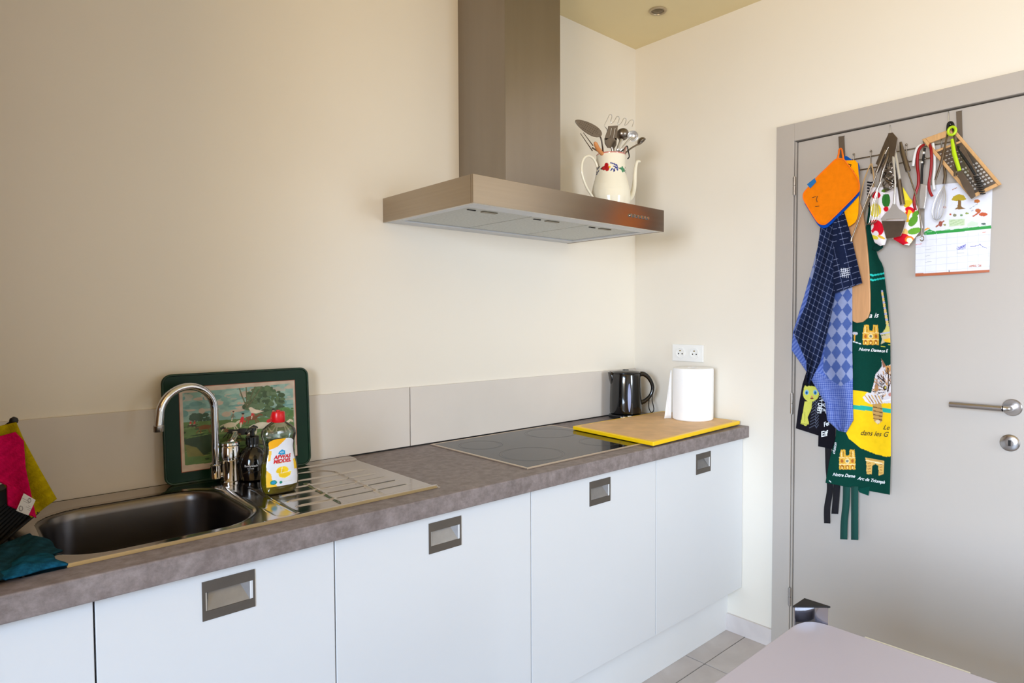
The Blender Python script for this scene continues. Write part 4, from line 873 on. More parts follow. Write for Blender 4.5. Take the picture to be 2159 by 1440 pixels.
# ================================================================ calendar
t = thing('calendar', 'white wall calendar with a green band open at April on the door', 'calendar', tuple(D(2008, 583, -.006)))
def calp(P):
    cg = lambda f: 493-(f)*15
    P.poly([(1949, 494), (1948, 490), (1960, 483), (1966, 486), (1972, 488), (2090, 475), (2090, 482), (1949, 496)], (34, 150, 60)); P.poly([(1949, 487), (1950, 483), (1956, 480), (1962, 481)], (246, 166, 30))
    for k in range(1, 8):
        u = 1930+k*22.2; P.line([(u, 492), (u-1, 577)], 1.0, (204, 207, 218))
    for k in range(6): v = 502+k*13.5; P.line([(1931, v+6), (2088, v-8)], 1.0, (204, 207, 218))
    for k in range(7): P.line([(1955+k*19, 489-k*1.9), (1965+k*19, 488-k*1.9)], 1.5, (120, 190, 130))
    for q in range(9): a = q*1.3; P.line([(2017+q*1.2, 524-3*math.sin(a)), (2036, 519+4*math.sin(a*2))], .8, (110, 112, 190))
    P.line([(2018, 527), (2036, 516)], 1.2, (110, 112, 190)); P.line([(2046, 520), (2062, 518), (2066, 515), (2072, 520), (2080, 523)], 1.1, (112, 114, 180)); P.line([(2018, 534), (2032, 533)], 1.5, (170, 172, 180))
    for v, w_ in ((527, 12), (553, 13), (540, 9)): P.line([(1951, v), (1951+w_, v-1.5)], 1.0, (176, 180, 186))
    P.line([(2072, 490), (2079, 489)], 1.4, (230, 150, 130)); P.line([(1931, 516), (1944, 514)], 1.2, (220, 150, 160)); P.ell(2001.5, 571.5, 1.5, 1.8, (120, 120, 130))
    P.put(P.V > 576.8-(P.U-1930)*.053, (176, 96, 60))
    # picture page: mushroom tree, fox and squirrel shapes, note boxes
    P.poly([(2006, 422), (2010, 414), (2022, 409), (2032, 412), (2038, 420), (2030, 423), (2015, 424)], (182, 158, 24)); P.poly([(2020, 422), (2026, 422), (2027, 436), (2036, 440), (2012, 442), (2019, 436)], (128, 92, 40))
    P.ell(2073, 452, 9, 4, (196, 84, 40)); P.ell(2062, 444, 6, 4, (190, 96, 50)); P.line([(2052, 456), (2066, 447)], 3, (190, 90, 46)); P.ell(2060, 424, 6, 4, (196, 110, 40)); P.ell(1983, 472, 4, 6, (150, 70, 60)); P.line([(1974, 478), (1990, 466)], 3, (160, 84, 60)); P.ell(1992, 474, 3, 2, (150, 150, 80))
    P.poly([(2001, 463), (2034, 461), (2034, 475), (2001, 478)], (196, 216, 180)); P.poly([(2040, 472), (2048, 466), (2063, 470), (2062, 476), (2039, 478)], (206, 222, 206)); P.ell(2074, 472, 5, 2, (60, 90, 80)); P.ell(2013, 454, 4, 3, (130, 130, 100)); P.ell(2027, 454, 3, 2.5, (110, 150, 90)); P.ell(2039, 450, 4, 2, (140, 160, 60))
    for k in range(5): P.line([(2003, 465+2.4*k), (2031, 463.5+2.4*k)], .6, (160, 190, 140))
    for x, y in ((2045, 440), (2051, 436), (2057, 432), (2048, 445), (2054, 428)): P.line([(x, y), (x+4, y-2)], 1, (130, 140, 150))
    P.line([(2008, 400), (2017, 396)], 1.6, (176, 120, 90)); P.ell(1992, 437, 3, 3, (176, 90, 90)); P.ell(2004, 452, 2, 2, (190, 90, 60))
mb = patch([(1950, 392), (1949, 494), (1931, 500), (1930, 583)], [(2093, 378), (2090, 478), (2089, 484), (2086, 574)], 170, 200, lambda s, t: .0065+.003*math.sin(PI*s)*t, (226, 228, 240), calp)
cal = obj('pages', mb, M_print, t, solid=.0012)
lettering("APRIL '26", 6.2, px_text(2043, 563.5, 3.5, .0125), M_or_ink, cal, shear=.2, bold=.12, spacing=1.05)

# ================================================================ aprons, cloths, boards
MC = M_cloth
# black apron with a yellow cat, hanging behind the towels
def catp(P):
    yl = (206, 206, 92)
    for seed, (x0, y0, x1, y1) in enumerate(((1702, 856, 1726, 912), (1727, 808, 1745, 880))):
        pass
    P.poly([(1693, 868), (1688, 893), (1699, 898), (1706, 893), (1703, 880), (1711, 862), (1713, 846), (1697, 846)], yl); P.ell(1710, 830, 17, 17, yl); P.poly([(1694, 822), (1697, 812), (1705, 817)], yl); P.poly([(1718, 817), (1727, 808), (1728, 822)], yl)
    P.ell(1701, 827, 4.5, 5.5, (150, 190, 200)); P.ell(1701, 828, 2.8, 4, (60, 130, 190)); P.ell(1719, 827, 4.5, 5.5, (150, 190, 200)); P.ell(1719, 828, 2.8, 4, (60, 130, 190)); P.ell(1701, 828.5, 1, 2, (14, 16, 20)); P.ell(1719, 828.5, 1, 2, (14, 16, 20)); P.ell(1712, 836, 2, 1.4, (226, 120, 110)); P.ell(1712, 840, 3.5, 1.8, (120, 50, 50))
    P.poly([(1700, 812), (1702, 796), (1720, 794), (1722, 812), (1712, 814)], (12, 14, 20)); P.line([(1692, 811), (1727, 813)], 3, (12, 14, 20)); P.line([(1688, 893), (1706, 895)], 1, (120, 120, 50)); P.line([(1697, 868), (1697, 890)], .8, (120, 120, 50))
    for q in range(9): a = 838+q*6.5; P.line([(1714-q*.9, a+12), (1719, a+6), (1721, a+12), (1726, a+5)], .8, (110, 118, 140))
mb = patch([(1718, 770), (1700, 785), (1692, 810), (1684, 855), (1678, 903)], [(1745, 770), (1745, 810), (1742, 850), (1736, 880), (1728, 919)], 70, 150, .014, (24, 22, 30), catp, wave=wv(.002, 1.5))
ba = thing('apron', 'black apron printed with a yellow cat in a top hat, lowest on the left', 'apron', tuple(D(1705, 919, -.014)), 'aprons on the door rack')
obj('skirt', mb, MC, ba, smooth=True, solid=.0014)
def wordp(P):
    rnd = np.random.RandomState(5)
    for k in range(13):
        v = 800+k*5.6; P.line([(1727, v), (1741, v+rnd.uniform(-2, 2)), (1752, v+3)], 1.3, (200, 206, 214)); P.line([(1730+rnd.uniform(0, 16), v-3), (1730+rnd.uniform(0, 18), v+4)], 1.2, (214, 218, 224))
mb = patch([(1728, 770), (1727, 860), (1725, 941)], [(1762, 770), (1762, 860), (1761, 948)], 60, 200, .022, (20, 18, 26), wordp, wave=wv(.002, 1, 2))
o = obj('front_panel', mb, MC, ba, smooth=True, solid=.0014); o['label'] = 'folded black panel with white lettering'
lettering('Eif', 16, px_text(1731, 921, 10, .0245, .9), M_white_ink, o, shear=.2, bold=.5)
lettering('Fel', 13, px_text(1737, 900, 20, .0245, .8), M_white_ink, o, shear=.4, bold=.3)
lettering('LERC', 12, px_text(1731, 872, 84, .0245, .8), M_white_ink, o, bold=.4)
def strap(mbp, mw, parent, pts, wd_, x, m):
    b = MB(); V = []; P = smooth_line([np.array([u, v, 0]) for u, v in pts], 5)
    for i, p in enumerate(P):
        V += [D(p[0]-wd_/2, p[1], -x-.002*math.sin(i*.4)), D(p[0]+wd_/2, p[1]+.6, -x-.002*math.sin(i*.4+.5))]
    b.add(V, [(2*i, 2*i+1, 2*i+3, 2*i+2) for i in range(len(P)-1)]); return obj('tie', b, m, parent, smooth=True, solid=.0014)
M_bt = mat('black_tape', (16, 14, 22), .9, bump=.3, bscale=400); M_gt = mat('green_tape', (10, 66, 58), .9, bump=.3, bscale=400)
strap(0, 0, ba, [(1746, 938), (1747, 985), (1750, 1030), (1744, 1070), (1744, 1103)], 13, .018, M_bt)
strap(0, 0, ba, [(1765, 1010), (1763, 1045), (1760, 1083)], 14, .017, M_bt)

# green apron with a city print
def parp(P):
    yl, gd, gl, wh = (240, 196, 24), (206, 160, 70), (232, 206, 150), (214, 222, 226)
    P.poly([(1760, 822), (1800, 822), (1822, 826), (1850, 830), (1880, 832), (1880, 962), (1868, 963), (1845, 957), (1815, 945), (1790, 925), (1780, 905), (1760, 890)], yl)
    P.poly([(1760, 849), (1880, 862), (1880, 871), (1760, 859)], (40, 168, 150))
    for v0 in (578, 588): P.line([(1828, v0), (1838, v0+1.5), (1839, v0+3), (1866, v0-2)], 3.4, (40, 190, 180))
    def church(x, y, s):
        P.poly([(x-17*s, y), (x-17*s, y-23*s), (x-14*s, y-42*s), (x-4*s, y-42*s), (x-3*s, y-30*s), (x+4*s, y-30*s), (x+5*s, y-42*s), (x+15*s, y-42*s), (x+17*s, y-23*s), (x+17*s, y)], (214, 164, 60))
        for k in range(3): P.ell(x-11*s+11*s*k, y-5*s, 3.4*s, 5*s, (150, 84, 30)); P.ell(x-11*s+11*s*k, y-4*s, 2*s, 3*s, (240, 200, 110))
        P.ell(x, y-18*s, 5*s, 5*s, (236, 210, 150)); P.ell(x, y-18*s, 3*s, 3*s, (110, 120, 110))
        for k in (-1, 1): P.ell(x+11*s*k, y-18*s, 3*s, 4*s, (170, 96, 40)); P.line([(x+8*s*k, y-38*s), (x+8*s*k, y-27*s)], 1.4*s, (120, 84, 40)); P.line([(x+12*s*k, y-38*s), (x+12*s*k, y-27*s)], 1.4*s, (240, 214, 160))
        P.line([(x-17*s, y-11*s), (x+17*s, y-11*s)], 1.4*s, (244, 222, 170)); P.line([(x-17*s, y-25*s), (x+17*s, y-25*s)], 1.2*s, (240, 214, 160))
    church(1836, 727, 1.0); church(1786.5, 990, 1.0)
    x, y = 1844, 1000
    P.poly([(x-17, y-1), (x-17, y-25), (x-20, y-35), (x+20, y-28), (x+19, y-1), (x+9, y+3), (x+8, y-18), (x+2, y-22), (x-5, y-18), (x-6, y)], (218, 176, 96))
    for k in range(4): P.line([(x-14, y-5-6*k), (x-8, y-6-6*k)], 1.3, (150, 90, 40)); P.line([(x+11, y-3-6*k), (x+16, y-3-6*k)], 1.3, (150, 90, 40))
    P.line([(x-19, y-29), (x+19, y-22)], 1.4, (246, 232, 190)); P.line([(x-16, y-33), (x+16, y-27)], 1, (170, 120, 60))
    # tall lattice tower
    for k in range(22): f = k/22; cx_ = 1860+f*14; cy_ = 614+f*88; P.ell(cx_, cy_, 2.2+1.2*f, 2.6, (220, 190, 120) if k % 3 else (170, 170, 210))
    P.poly([(1871, 680), (1866, 694), (1857, 706), (1880, 706)], (206, 196, 110)); P.line([(1857, 704), (1880, 700)], 3, (180, 184, 216)); P.poly([(1858, 708), (1880, 704), (1880, 714), (1857, 726), (1860, 716)], (206, 190, 150)); P.poly([(1862, 716), (1880, 712), (1880, 722), (1868, 722)], (240, 190, 50))
    P.line([(1858, 730), (1866, 731)], 1.3, (214, 208, 70)); P.line([(1873, 727), (1879, 727)], 1.3, (214, 208, 70))
    P.ell(1803, 703, 6, 3.5, (190, 190, 200)); P.line([(1802, 706), (1802, 718)], 3, (206, 150, 60)); P.line([(1799, 720), (1815, 725)], 2, wh)
    # cat portrait and paws
    cr, br, dk = (216, 210, 214), (176, 130, 86), (60, 44, 40)
    P.poly([(1858, 755), (1869, 772), (1880, 768), (1880, 850), (1862, 850), (1845, 840), (1837, 828), (1842, 810), (1846, 790), (1860, 772)], cr)
    P.poly([(1858, 755), (1869, 772), (1862, 776)], (150, 104, 80)); P.poly([(1866, 772), (1880, 770), (1880, 790), (1870, 788)], (206, 150, 90))
    for q in ((1870, 786, 1880, 800), (1852, 796, 1858, 815), (1876, 800, 1872, 825), (1862, 800, 1864, 812), (1848, 812, 1853, 828), (1872, 776, 1876, 786)): P.line([q[:2], q[2:]], 3, dk)
    rk = np.random.RandomState(11)
    for _ in range(230):                              # fur strokes fanning out from the muzzle
        a = rk.uniform(2.2, 5.6); r0 = rk.uniform(8, 40); x0_, y0_ = 1874+r0*math.cos(a)*.8, 822+r0*math.sin(a)
        if y0_ > 848 or y0_ < 768 or x0_ < 1838: continue
        c_ = [(232, 226, 228), (196, 186, 190), (176, 124, 76), (96, 68, 56), (214, 160, 96), (240, 236, 236), (70, 54, 50)][rk.randint(7)]
        P.line([(x0_, y0_), (x0_+5*math.cos(a)*.8, y0_+5*math.sin(a))], 1.5, c_)
    P.line([(1850, 792), (1866, 806)], 2.5, dk); P.line([(1872, 776), (1874, 800)], 2.2, dk)
    P.ell(1866, 818, 4, 5, dk); P.ell(1867, 817, 2, 2.5, (206, 190, 90)); P.ell(1878, 832, 5, 4, (190, 130, 120)); P.ell(1848, 818, 4, 8, br); P.line([(1858, 846), (1880, 842)], 3, (236, 232, 232)); P.line([(1850, 800), (1845, 815)], 2, (150, 110, 90))
    P.poly([(1819, 838), (1828, 828), (1842, 828), (1858, 838), (1862, 850), (1850, 856), (1835, 852), (1824, 846)], cr)
    for k in range(5): P.line([(1824+k*7, 834), (1836+k*6, 850)], 2, (150, 104, 50) if k % 2 else (206, 160, 70))
    P.poly([(1840, 852), (1858, 850), (1862, 870), (1860, 888), (1852, 895), (1843, 888), (1840, 870)], (190, 150, 90))
    for k in range(4): P.line([(1842, 858+k*8), (1860, 862+k*8)], 2, (110, 80, 44))
    P.ell(1851, 889, 5, 4, (226, 206, 170))
    P.line([(1749, 1014), (1752, 1016)], 2, wh)
def green_depth(s, t): return .040+.006*math.sin(6*s+1.2)*(.3+t)
GL = [(1833, 430), (1826, 480), (1823, 530), (1824, 580), (1800, 640), (1790, 700), (1785, 780), (1782, 830), (1772, 890), (1763, 900), (1762, 925), (1751, 960), (1740, 1020)]
GR = [(1843, 430), (1842, 500), (1850, 540), (1862, 560), (1872, 640), (1877, 720), (1878, 830), (1878, 960), (1876, 1043)]
def resL(Pp, vs):
    Pp = np.array(Pp, float); return [(float(np.interp(v, Pp[:, 1], Pp[:, 0])), v) for v in vs]
vv = list(np.linspace(430, 1018, 60)); vr = [v+(v-430)/588*25 for v in vv]
ga = thing('apron', 'dark green apron with city landmarks, kitten and yellow panel', 'apron', tuple(D(1810, 1043, -.04)), 'aprons on the door rack')
mb = patch(resL(GL, vv), resL(GR, vr), 110, 470, green_depth, (4, 58, 48), parp)
sk = obj('skirt', mb, MC, ga, smooth=True, solid=.0014)
mb = patch([(1808, 1030), (1812, 1038)], [(1834, 1026), (1831, 1045)], 12, 10, .034, (4, 66, 56)); obj('back_panel', mb, MC, ga, solid=.0014)
strap(0, 0, ga, [(1785, 1020), (1784, 1060), (1780, 1100), (1779, 1137)], 15, .036, M_gt); strap(0, 0, ga, [(1802, 1025), (1802, 1070), (1802, 1110), (1802, 1138)], 15, .038, M_gt)
mb = patch([(1838, 526), (1845, 514), (1850, 514)], [(1850, 530), (1862, 522), (1860, 512)], 12, 12, .05, (4, 46, 40)); obj('neck_loop', mb, MC, ga, smooth=True, solid=.003)
for k in range(9):
    v = 384+k*6.2; b = MB(); b.tube([D(1829+k*.0, v, -.054), D(1836, v+1.5, -.058), D(1844-k*.3, v-.5, -.054)], .0028, 8); obj('gathered_fold', b, M_bt, ga, smooth=True)
tp = lambda u, v, r, sz, txt, m, x=.0515, sh=.35, bd=.18, sq=1.0: lettering(txt, sz, px_text(u, v, r, x, sq), m, sk, shear=sh, bold=bd)
tp(1832, 670, 2, 15, 'a is', M_white_ink, .0475); tp(1810, 739, -4, 9, 'Notre Dame', M_white_ink, .0475); tp(1858, 743, 2, 9, 'on E', M_white_ink, .0475, sq=.8)
tp(1755, 1003, -5, 9.5, 'Notre Dame', M_white_ink, .0535, sq=.95); tp(1808, 1011, -9, 9.5, 'Arc de Triomph', M_white_ink, .0505, sq=.92); tp(1813, 917, -4, 15, 'dans les G', M_dark_ink, .049, bd=.05, sq=.93); tp(1861, 905, -6, 14, 'Le', M_dark_ink, .0475, bd=.05)
tp(1760, 958, 80, 9, 'chaton', M_white_ink, .054, bd=.05)

# wooden paddle board
t = thing('paddle_board', 'long wooden paddle board hanging between towel and green apron', 'chopping board', tuple(D(1815, 680, -.055)))
b = MB(); out = [(1780, 440), (1778, 520), (1790, 600), (1797, 677), (1806, 681), (1818, 679), (1829, 670), (1834, 655), (1834, 620), (1831, 560), (1826, 500), (1820, 450), (1812, 425)]
b.prism([D(u, v, -.056) for u, v in out], (.010, 0, 0)); obj('board', b, M_bamboo, t, bevel=.002)
b = MB()
for pts in ([(1812, 430), (1822, 380), (1836, 345)], [(1820, 440), (1842, 390), (1838, 345)]): b.tube(smooth_line([D(u, v, -.056) for u, v in pts], 5), .0022, 8)
o = obj('hanging_cord', b, mat('twine', (196, 160, 110), .9), t, smooth=True)

# towels
def plaid(P):
    nv_ = (22, 34, 74); a = P.U*.92+P.V*.28; c = -P.U*.55+P.V*.9
    m1 = (np.mod(a, 9.5) < .9); m2 = (np.mod(c, 13) < .9)
    P.c[m1] = lin((92, 102, 138)); P.c[m2] = lin((92, 102, 138)); P.c[m1 & m2] = lin((196, 200, 214))
    P.c[(np.mod(a, 38) < 7)] *= .7
def plaid2(P):
    a = P.U*.97-P.V*.22; c = P.V+P.U*.28; m1 = (np.mod(a-6, 22) < .9); m2 = (np.mod(c, 13) < .9)
    P.c[m1] = lin((84, 94, 130)); P.c[m2] = lin((110, 118, 150)); P.c[m1 & m2] = lin((196, 200, 214))
    for k in range(4): P.line([(1774+k*4, 566), (1777+k*4, 585)], 1.2, (196, 200, 214)); P.line([(1772, 569+k*4.4), (1792, 565+k*4.4)], 1.2, (196, 200, 214))
def check(P):
    lt, dk = (134, 144, 180), (70, 90, 148)
    u0 = P.U-1766-(P.V-620)*-.02; v0 = P.V-623
    p = np.round(u0/21+v0/30); q = np.round(u0/21-v0/30); P.c[:] = lin(lt); P.c[(np.mod(p+q, 2) == 0)] = lin(dk)
    edge = P.V > 806+abs(P.U-1773)*-.6+8; g1 = np.mod(P.U+P.V*.1, 4.2) < 2.1; g2 = np.mod(P.V, 4.6) < 2.3
    P.c[edge] = lin((120, 134, 186)); P.c[edge & g1] = lin((92, 110, 174)); P.c[edge & g2] = lin((92, 110, 174)); P.c[edge & g1 & g2] = lin((58, 78, 148))
    left = (P.U < 1745-(P.V-640)*.07+np.maximum(P.V-780, 0)*.6) & (P.V > 600); st = np.mod(P.U*.8+P.V*.75, 7) < 3.5
    P.c[left & ~edge] = lin((104, 124, 190)); P.c[left & ~edge & st] = lin((70, 92, 166))
tw = [(1735, 480), (1714, 560), (1694, 630), (1672, 700), (1669, 738), (1698, 780), (1740, 850), (1744, 886), (1768, 908)]
tr = [(1790, 480), (1797, 560), (1797, 620), (1797, 680), (1797, 740), (1798, 790), (1798, 850), (1799, 886), (1784, 912)]
mb = patch(tw, tr, 100, 340, lambda s, t: .062+.010*math.sin(9*s+.8)*(.25+.75*t), (140, 152, 192), check)
tag(obj('tea_towel', mb, MC, smooth=True, solid=.0014), 'blue towel with light and dark diamond checks hanging under the plaid one', 'towel', 'tea towels on the door rack')
t = thing('tea_towel', 'navy plaid tea towel with thin white lines, hanging on the door', 'towel', tuple(D(1715, 810, -.08)), 'tea towels on the door rack')
mb = patch([(1734, 440), (1727, 500), (1717, 570), (1700, 640), (1673, 702), (1700, 762), (1702, 806)], [(1786, 440), (1776, 520), (1766, 580), (1757, 640), (1744, 700), (1728, 765), (1706, 810)], 90, 330, lambda s, t: .080+.009*math.sin(10*s+2)*(.3+.7*t), (20, 30, 58), plaid)
obj('towel', mb, MC, t, smooth=True, solid=.0014)
mb = patch([(1755, 440), (1757, 520), (1758, 619)], [(1778, 440), (1795, 500), (1818, 597)], 60, 150, lambda s, t: .092+.005*math.sin(7*s)*t, (18, 27, 54), plaid2)
obj('turned_corner', mb, MC, t, smooth=True, solid=.0014)

# potholders: quilted pads made from an outline
def pad(name, label, outl, x, rgb, thick, parent=None, part='pad', group='potholders on the door rack', extra=None):
    Zp = [(1680+a/6.545, 300+c/6.545) for a, c in outl]; m = mat('fabric_%d_%d_%d' % rgb, rgb, .95, var=.06, scale=50, bump=.5, bscale=300, spec=.1)
    b = MB(); b.prism([D(u, v, -x) for u, v in Zp], (thick, 0, 0))
    return obj(part, b, m, parent, bevel=.0018)
OR_ = [(600, 225), (530, 240), (410, 355), (290, 470), (170, 610), (105, 685), (88, 740), (100, 800), (160, 905), (225, 1010), (270, 1080), (310, 1120), (360, 1135), (410, 1120), (520, 1020), (640, 900), (760, 780), (848, 680), (862, 630), (858, 560), (830, 490), (760, 380), (690, 290), (655, 245)]
t = thing('potholder', 'orange square potholder with a blue tag, hanging foremost on the left', 'potholder', tuple(D(1730, 478, -.098)), 'potholders on the door rack')
pad('p', '', OR_, .100, (232, 124, 10), .006, t)
pad('p', '', [(x+(8 if y < 900 else 12), y+52) for x, y in OR_ if y > 600], .0935, (12, 70, 170), .004, t, 'blue_backing')['label'] = 'royal blue backing of the orange pad'
b = MB(); c_ = [(x+2*(360-x)*.028, y+2*(680-y)*.028) for x, y in OR_]; b.tube(smooth_line([D(1680+x/6.545, 300+y/6.545, -.1005) for x, y in OR_], 3, True), .0022, 8, closed=True); obj('edging', b, mat('orange_edging', (236, 114, 4), .9), t, smooth=True)
b = MB(); b.tube(smooth_line([D(1680+x/6.545, 300+y/6.545, -xx) for x, y, xx in ((560, 225, .099), (578, 160, .090), (584, 105, .074), (605, 88, .066), (622, 105, .072), (632, 165, .090), (645, 240, .099))], 5), .0030, 8); obj('hanging_loop', b, MATS['orange_edging'], t, smooth=True)
b = MB(); b.prism([D(1680+x/6.545, 300+y/6.545, -.1045) for x, y in ((140, 580), (245, 495), (268, 545), (185, 635))], (.0012, 0, 0)); obj('fabric_tag', b, mat('blue_tag', (20, 104, 168), .8), t)['label'] = 'small blue fabric tag'
b = MB()
for pts in (((285, 740), (270, 790), (282, 825)), ((255, 888), (310, 880)), ((215, 765), (262, 748))): b.tube([D(1680+x/6.545, 300+y/6.545, -.1004) for x, y in pts], .0011, 6)
obj('stitched_mark', b, M_dark_ink, t)
t = thing('potholder', 'yellow potholder with blue edge hanging behind the orange one', 'potholder', tuple(D(1792, 478, -.085)), 'potholders on the door rack')
YE = [(600, 250), (800, 245), (840, 290), (850, 420), (862, 560), (855, 700), (845, 980), (825, 1060), (800, 1105), (740, 1150), (680, 1175), (655, 1130), (600, 960), (540, 600)]
pad('p', '', YE, .086, (250, 168, 8), .0045, t)
pad('p', '', [(650, 190), (690, 190), (760, 240), (850, 290), (866, 340), (860, 480), (700, 480), (600, 300)], .0805, (16, 80, 160), .003, t, 'blue_backing')
b = MB(); b.tube([D(1680+x/6.545, 300+y/6.545, -.0868) for x, y in ((705, 300), (750, 310), (735, 345))], .0018, 6); b.tube([D(1680+x/6.545, 300+y/6.545, -.0868) for x, y in ((725, 345), (790, 410))], .0018, 6); obj('stitched_mark', b, M_dark_ink, t)

# oven gloves with a fruit print
def fruit(P):
    Z = lambda x, y: (1820+x/7.58, 330+y/7.58)
    def e(x, y, rx, ry, c, rot=0): a = Z(x, y); P.ell(a[0], a[1], rx/7.58, ry/7.58, c, rot)
    rd, ye, gr, wh, dg = (214, 22, 44), (232, 214, 60), (92, 150, 50), (238, 232, 236), (52, 120, 50)
    e(210, 620, 70, 60, rd); e(200, 860, 90, 110, ye); e(200, 870, 60, 80, (240, 226, 100)); e(370, 700, 70, 120, dg); e(360, 540, 70, 30, (90, 130, 40), -15); e(350, 590, 60, 15, wh); e(370, 840, 45, 40, rd)
    e(225, 1140, 100, 130, rd, -20); e(170, 1060, 60, 40, rd); e(210, 1240, 45, 50, wh); e(190, 1290, 70, 30, ye, 20); e(300, 1340, 60, 60, wh); e(150, 1130, 20, 50, wh, 20); e(290, 1290, 60, 20, (230, 180, 60), 30)
    e(700, 620, 90, 170, ye, -15); e(700, 760, 60, 60, (216, 190, 40)); e(750, 860, 80, 50, rd, 20); e(720, 950, 70, 100, (240, 190, 50), 15); e(700, 900, 15, 60, rd, 15); e(760, 960, 20, 60, wh, 20)
    e(840, 920, 40, 70, gr, 50); e(800, 1030, 60, 100, gr, 35); e(820, 1190, 110, 50, (104, 164, 56), -15); e(660, 1100, 40, 60, wh); e(660, 1210, 60, 60, (240, 200, 120)); e(620, 1310, 130, 80, rd); e(740, 1330, 70, 60, (250, 120, 40)); e(740, 1340, 45, 42, (250, 240, 200)); e(620, 1380, 90, 30, rd)
    e(560, 1260, 60, 50, rd); e(860, 1300, 60, 12, (196, 180, 70), -30)
mb = patch([(1835, 395), (1836, 440), (1838, 490), (1845, 510), (1858, 518)], [(1872, 395), (1874, 440), (1876, 480), (1870, 500), (1864, 516)], 50, 130, lambda s, t: .060+.008*math.sin(PI*s), (236, 230, 234), fruit)
tag(obj('oven_glove', mb, MC, smooth=True, solid=.006), 'fruit-print oven glove behind the strainer, left of the cheese slicer', 'oven glove', 'fruit print oven gloves')
mb = patch([(1868, 395), (1866, 450), (1868, 480), (1882, 502), (1905, 515)], [(1903, 395), (1918, 418), (1938, 440), (1946, 480), (1915, 517)], 80, 130, lambda s, t: .066+.008*math.sin(PI*s), (236, 230, 234), fruit)
tag(obj('oven_glove', mb, MC, smooth=True, solid=.006), 'fruit-print oven glove behind and right of the cheese slicer', 'oven glove', 'fruit print oven gloves')

# ================================================================ hanging utensils
def tool(name, label, u, v, x, cat='kitchen utensil', g='utensils hanging on the door'): return thing(name, label, cat, tuple(D(u, v, -x)), g)
def tb(pts, r, name, m, parent, n=10, sm=0):
    P_ = [D(*p) for p in pts]; b = MB(); b.tube(smooth_line(P_, sm) if sm else P_, r, n); return obj(name, b, m, parent, smooth=True)
t = tool('skewer_tongs', 'long thin steel tongs arm slanting left over the wooden board', 1793, 508, .094)
tb([(1876, 290, -.088), (1870, 320, -.094), (1850, 362, -.098)], [.0045, .0052, .0045], 'handle', M_tool, t)
tb([(1851, 360, -.098), (1820, 440, -.100), (1794, 508, -.098)], .0022, 'arm', M_tool, t); tb([(1796, 500, -.098), (1794, 509, -.098)], .0036, 'tip', M_tool, t)
t = tool('basting_spoon', 'long steel rod with tubular handle slanting right to a small eye', 1944, 505, .09)
tb([(1899, 300, -.080), (1902, 318, -.088), (1915, 361, -.092)], [.004, .0075, .0078], 'handle', M_tool, t, 14)
tb([(1913, 358, -.092), (1930, 408, -.094), (1940, 455, -.094), (1944, 498, -.094)], .0025, 'arm', M_wire, t)
b = MB(); c0 = D(1944, 503, -.094); b.tube([c0+(0, .005*math.cos(a), .008*math.sin(a)) for a in np.linspace(0, 2*PI, 14, endpoint=False)], .0016, 6, closed=True); obj('eye', b, M_wire, t, smooth=True)
t = tool('steel_spoon', 'steel handle with bright edge, leftmost in the bundle above the ribbed cloth', 1846, 368, .1)
tb([(1877, 288, -.080), (1866, 318, -.100), (1848, 364, -.104)], [.004, .0058, .0055], 'handle', M_tool, t, 12)
t = tool('steel_spoon', 'steel handle hanging straight left of the wire tangle', 1861, 382, .1)
tb([(1878, 290, -.080), (1872, 330, -.106), (1861, 362, -.108), (1855, 385, -.106)], [.004, .005, .0052, .0036], 'handle', M_tool, t, 12)
t = tool('steel_spoon', 'short steel handle hanging just right of the hook, ending by the slicer', 1897, 378, .1)
tb([(1880, 292, -.080), (1889, 330, -.104), (1897, 377, -.108)], [.004, .0052, .0052], 'handle', M_toolB, t, 12)
t = tool('steel_spoon', 'thick steel cylinder handle ending above the slicer blade at right', 1903, 433, .1)
tb([(1884, 300, -.078), (1892, 350, -.088), (1895, 380, -.094), (1903, 432, -.096)], [.003, .004, .0075, .0078], 'handle', M_tool, t, 14)
t = tool('serving_fork', 'broad flat steel handles meeting at the wire hook', 1880, 330, .105)
b = MB(); b.prism([D(u, v, -.110) for u, v in ((1872, 281), (1882, 279), (1893, 292), (1886, 335), (1876, 345), (1874, 320))], (.003, 0, 0)); obj('handle', b, M_tool, t, bevel=.001)
b = MB(); b.prism([D(u, v, -.104) for u, v in ((1874, 280), (1866, 296), (1846, 345), (1852, 350), (1874, 310))], (.003, 0, 0)); obj('handle', b, M_tool, t, bevel=.001)
t = tool('tea_strainer', 'dark steel wire tangle in the middle of the utensil bundle', 1870, 395, .1)
b = MB(); rr = np.random.RandomState(4); pts = []
for k in range(120):
    a = k*.62; pts.append(D(1875+11*math.sin(a)+4*math.sin(a*.37), 346+k*.43+7*math.cos(a*1.1), -.099-.010*math.cos(a)))
b.tube(smooth_line(pts, 3), .0021, 6); obj('wire_coil', b, M_tool, t, smooth=True); tb([(1882, 292, -.082), (1878, 330, -.1), (1874, 355, -.1)], .003, 'shaft', M_tool, t)
t = tool('cheese_slicer', 'steel cheese slicer with a broad trapezoid blade at the bundle bottom', 1888, 503, .115)
Z7 = lambda x, y: (1820+x/7.58, 330+y/7.58)
tb([(1880, 290, -.082), (1884, 340, -.112), Z7(512, 420)+(-.118,), Z7(492, 760)+(-.120,)], [.003, .0042, .0030, .0026], 'handle', M_toolB, t, 12)
b = MB(); xo = -.118
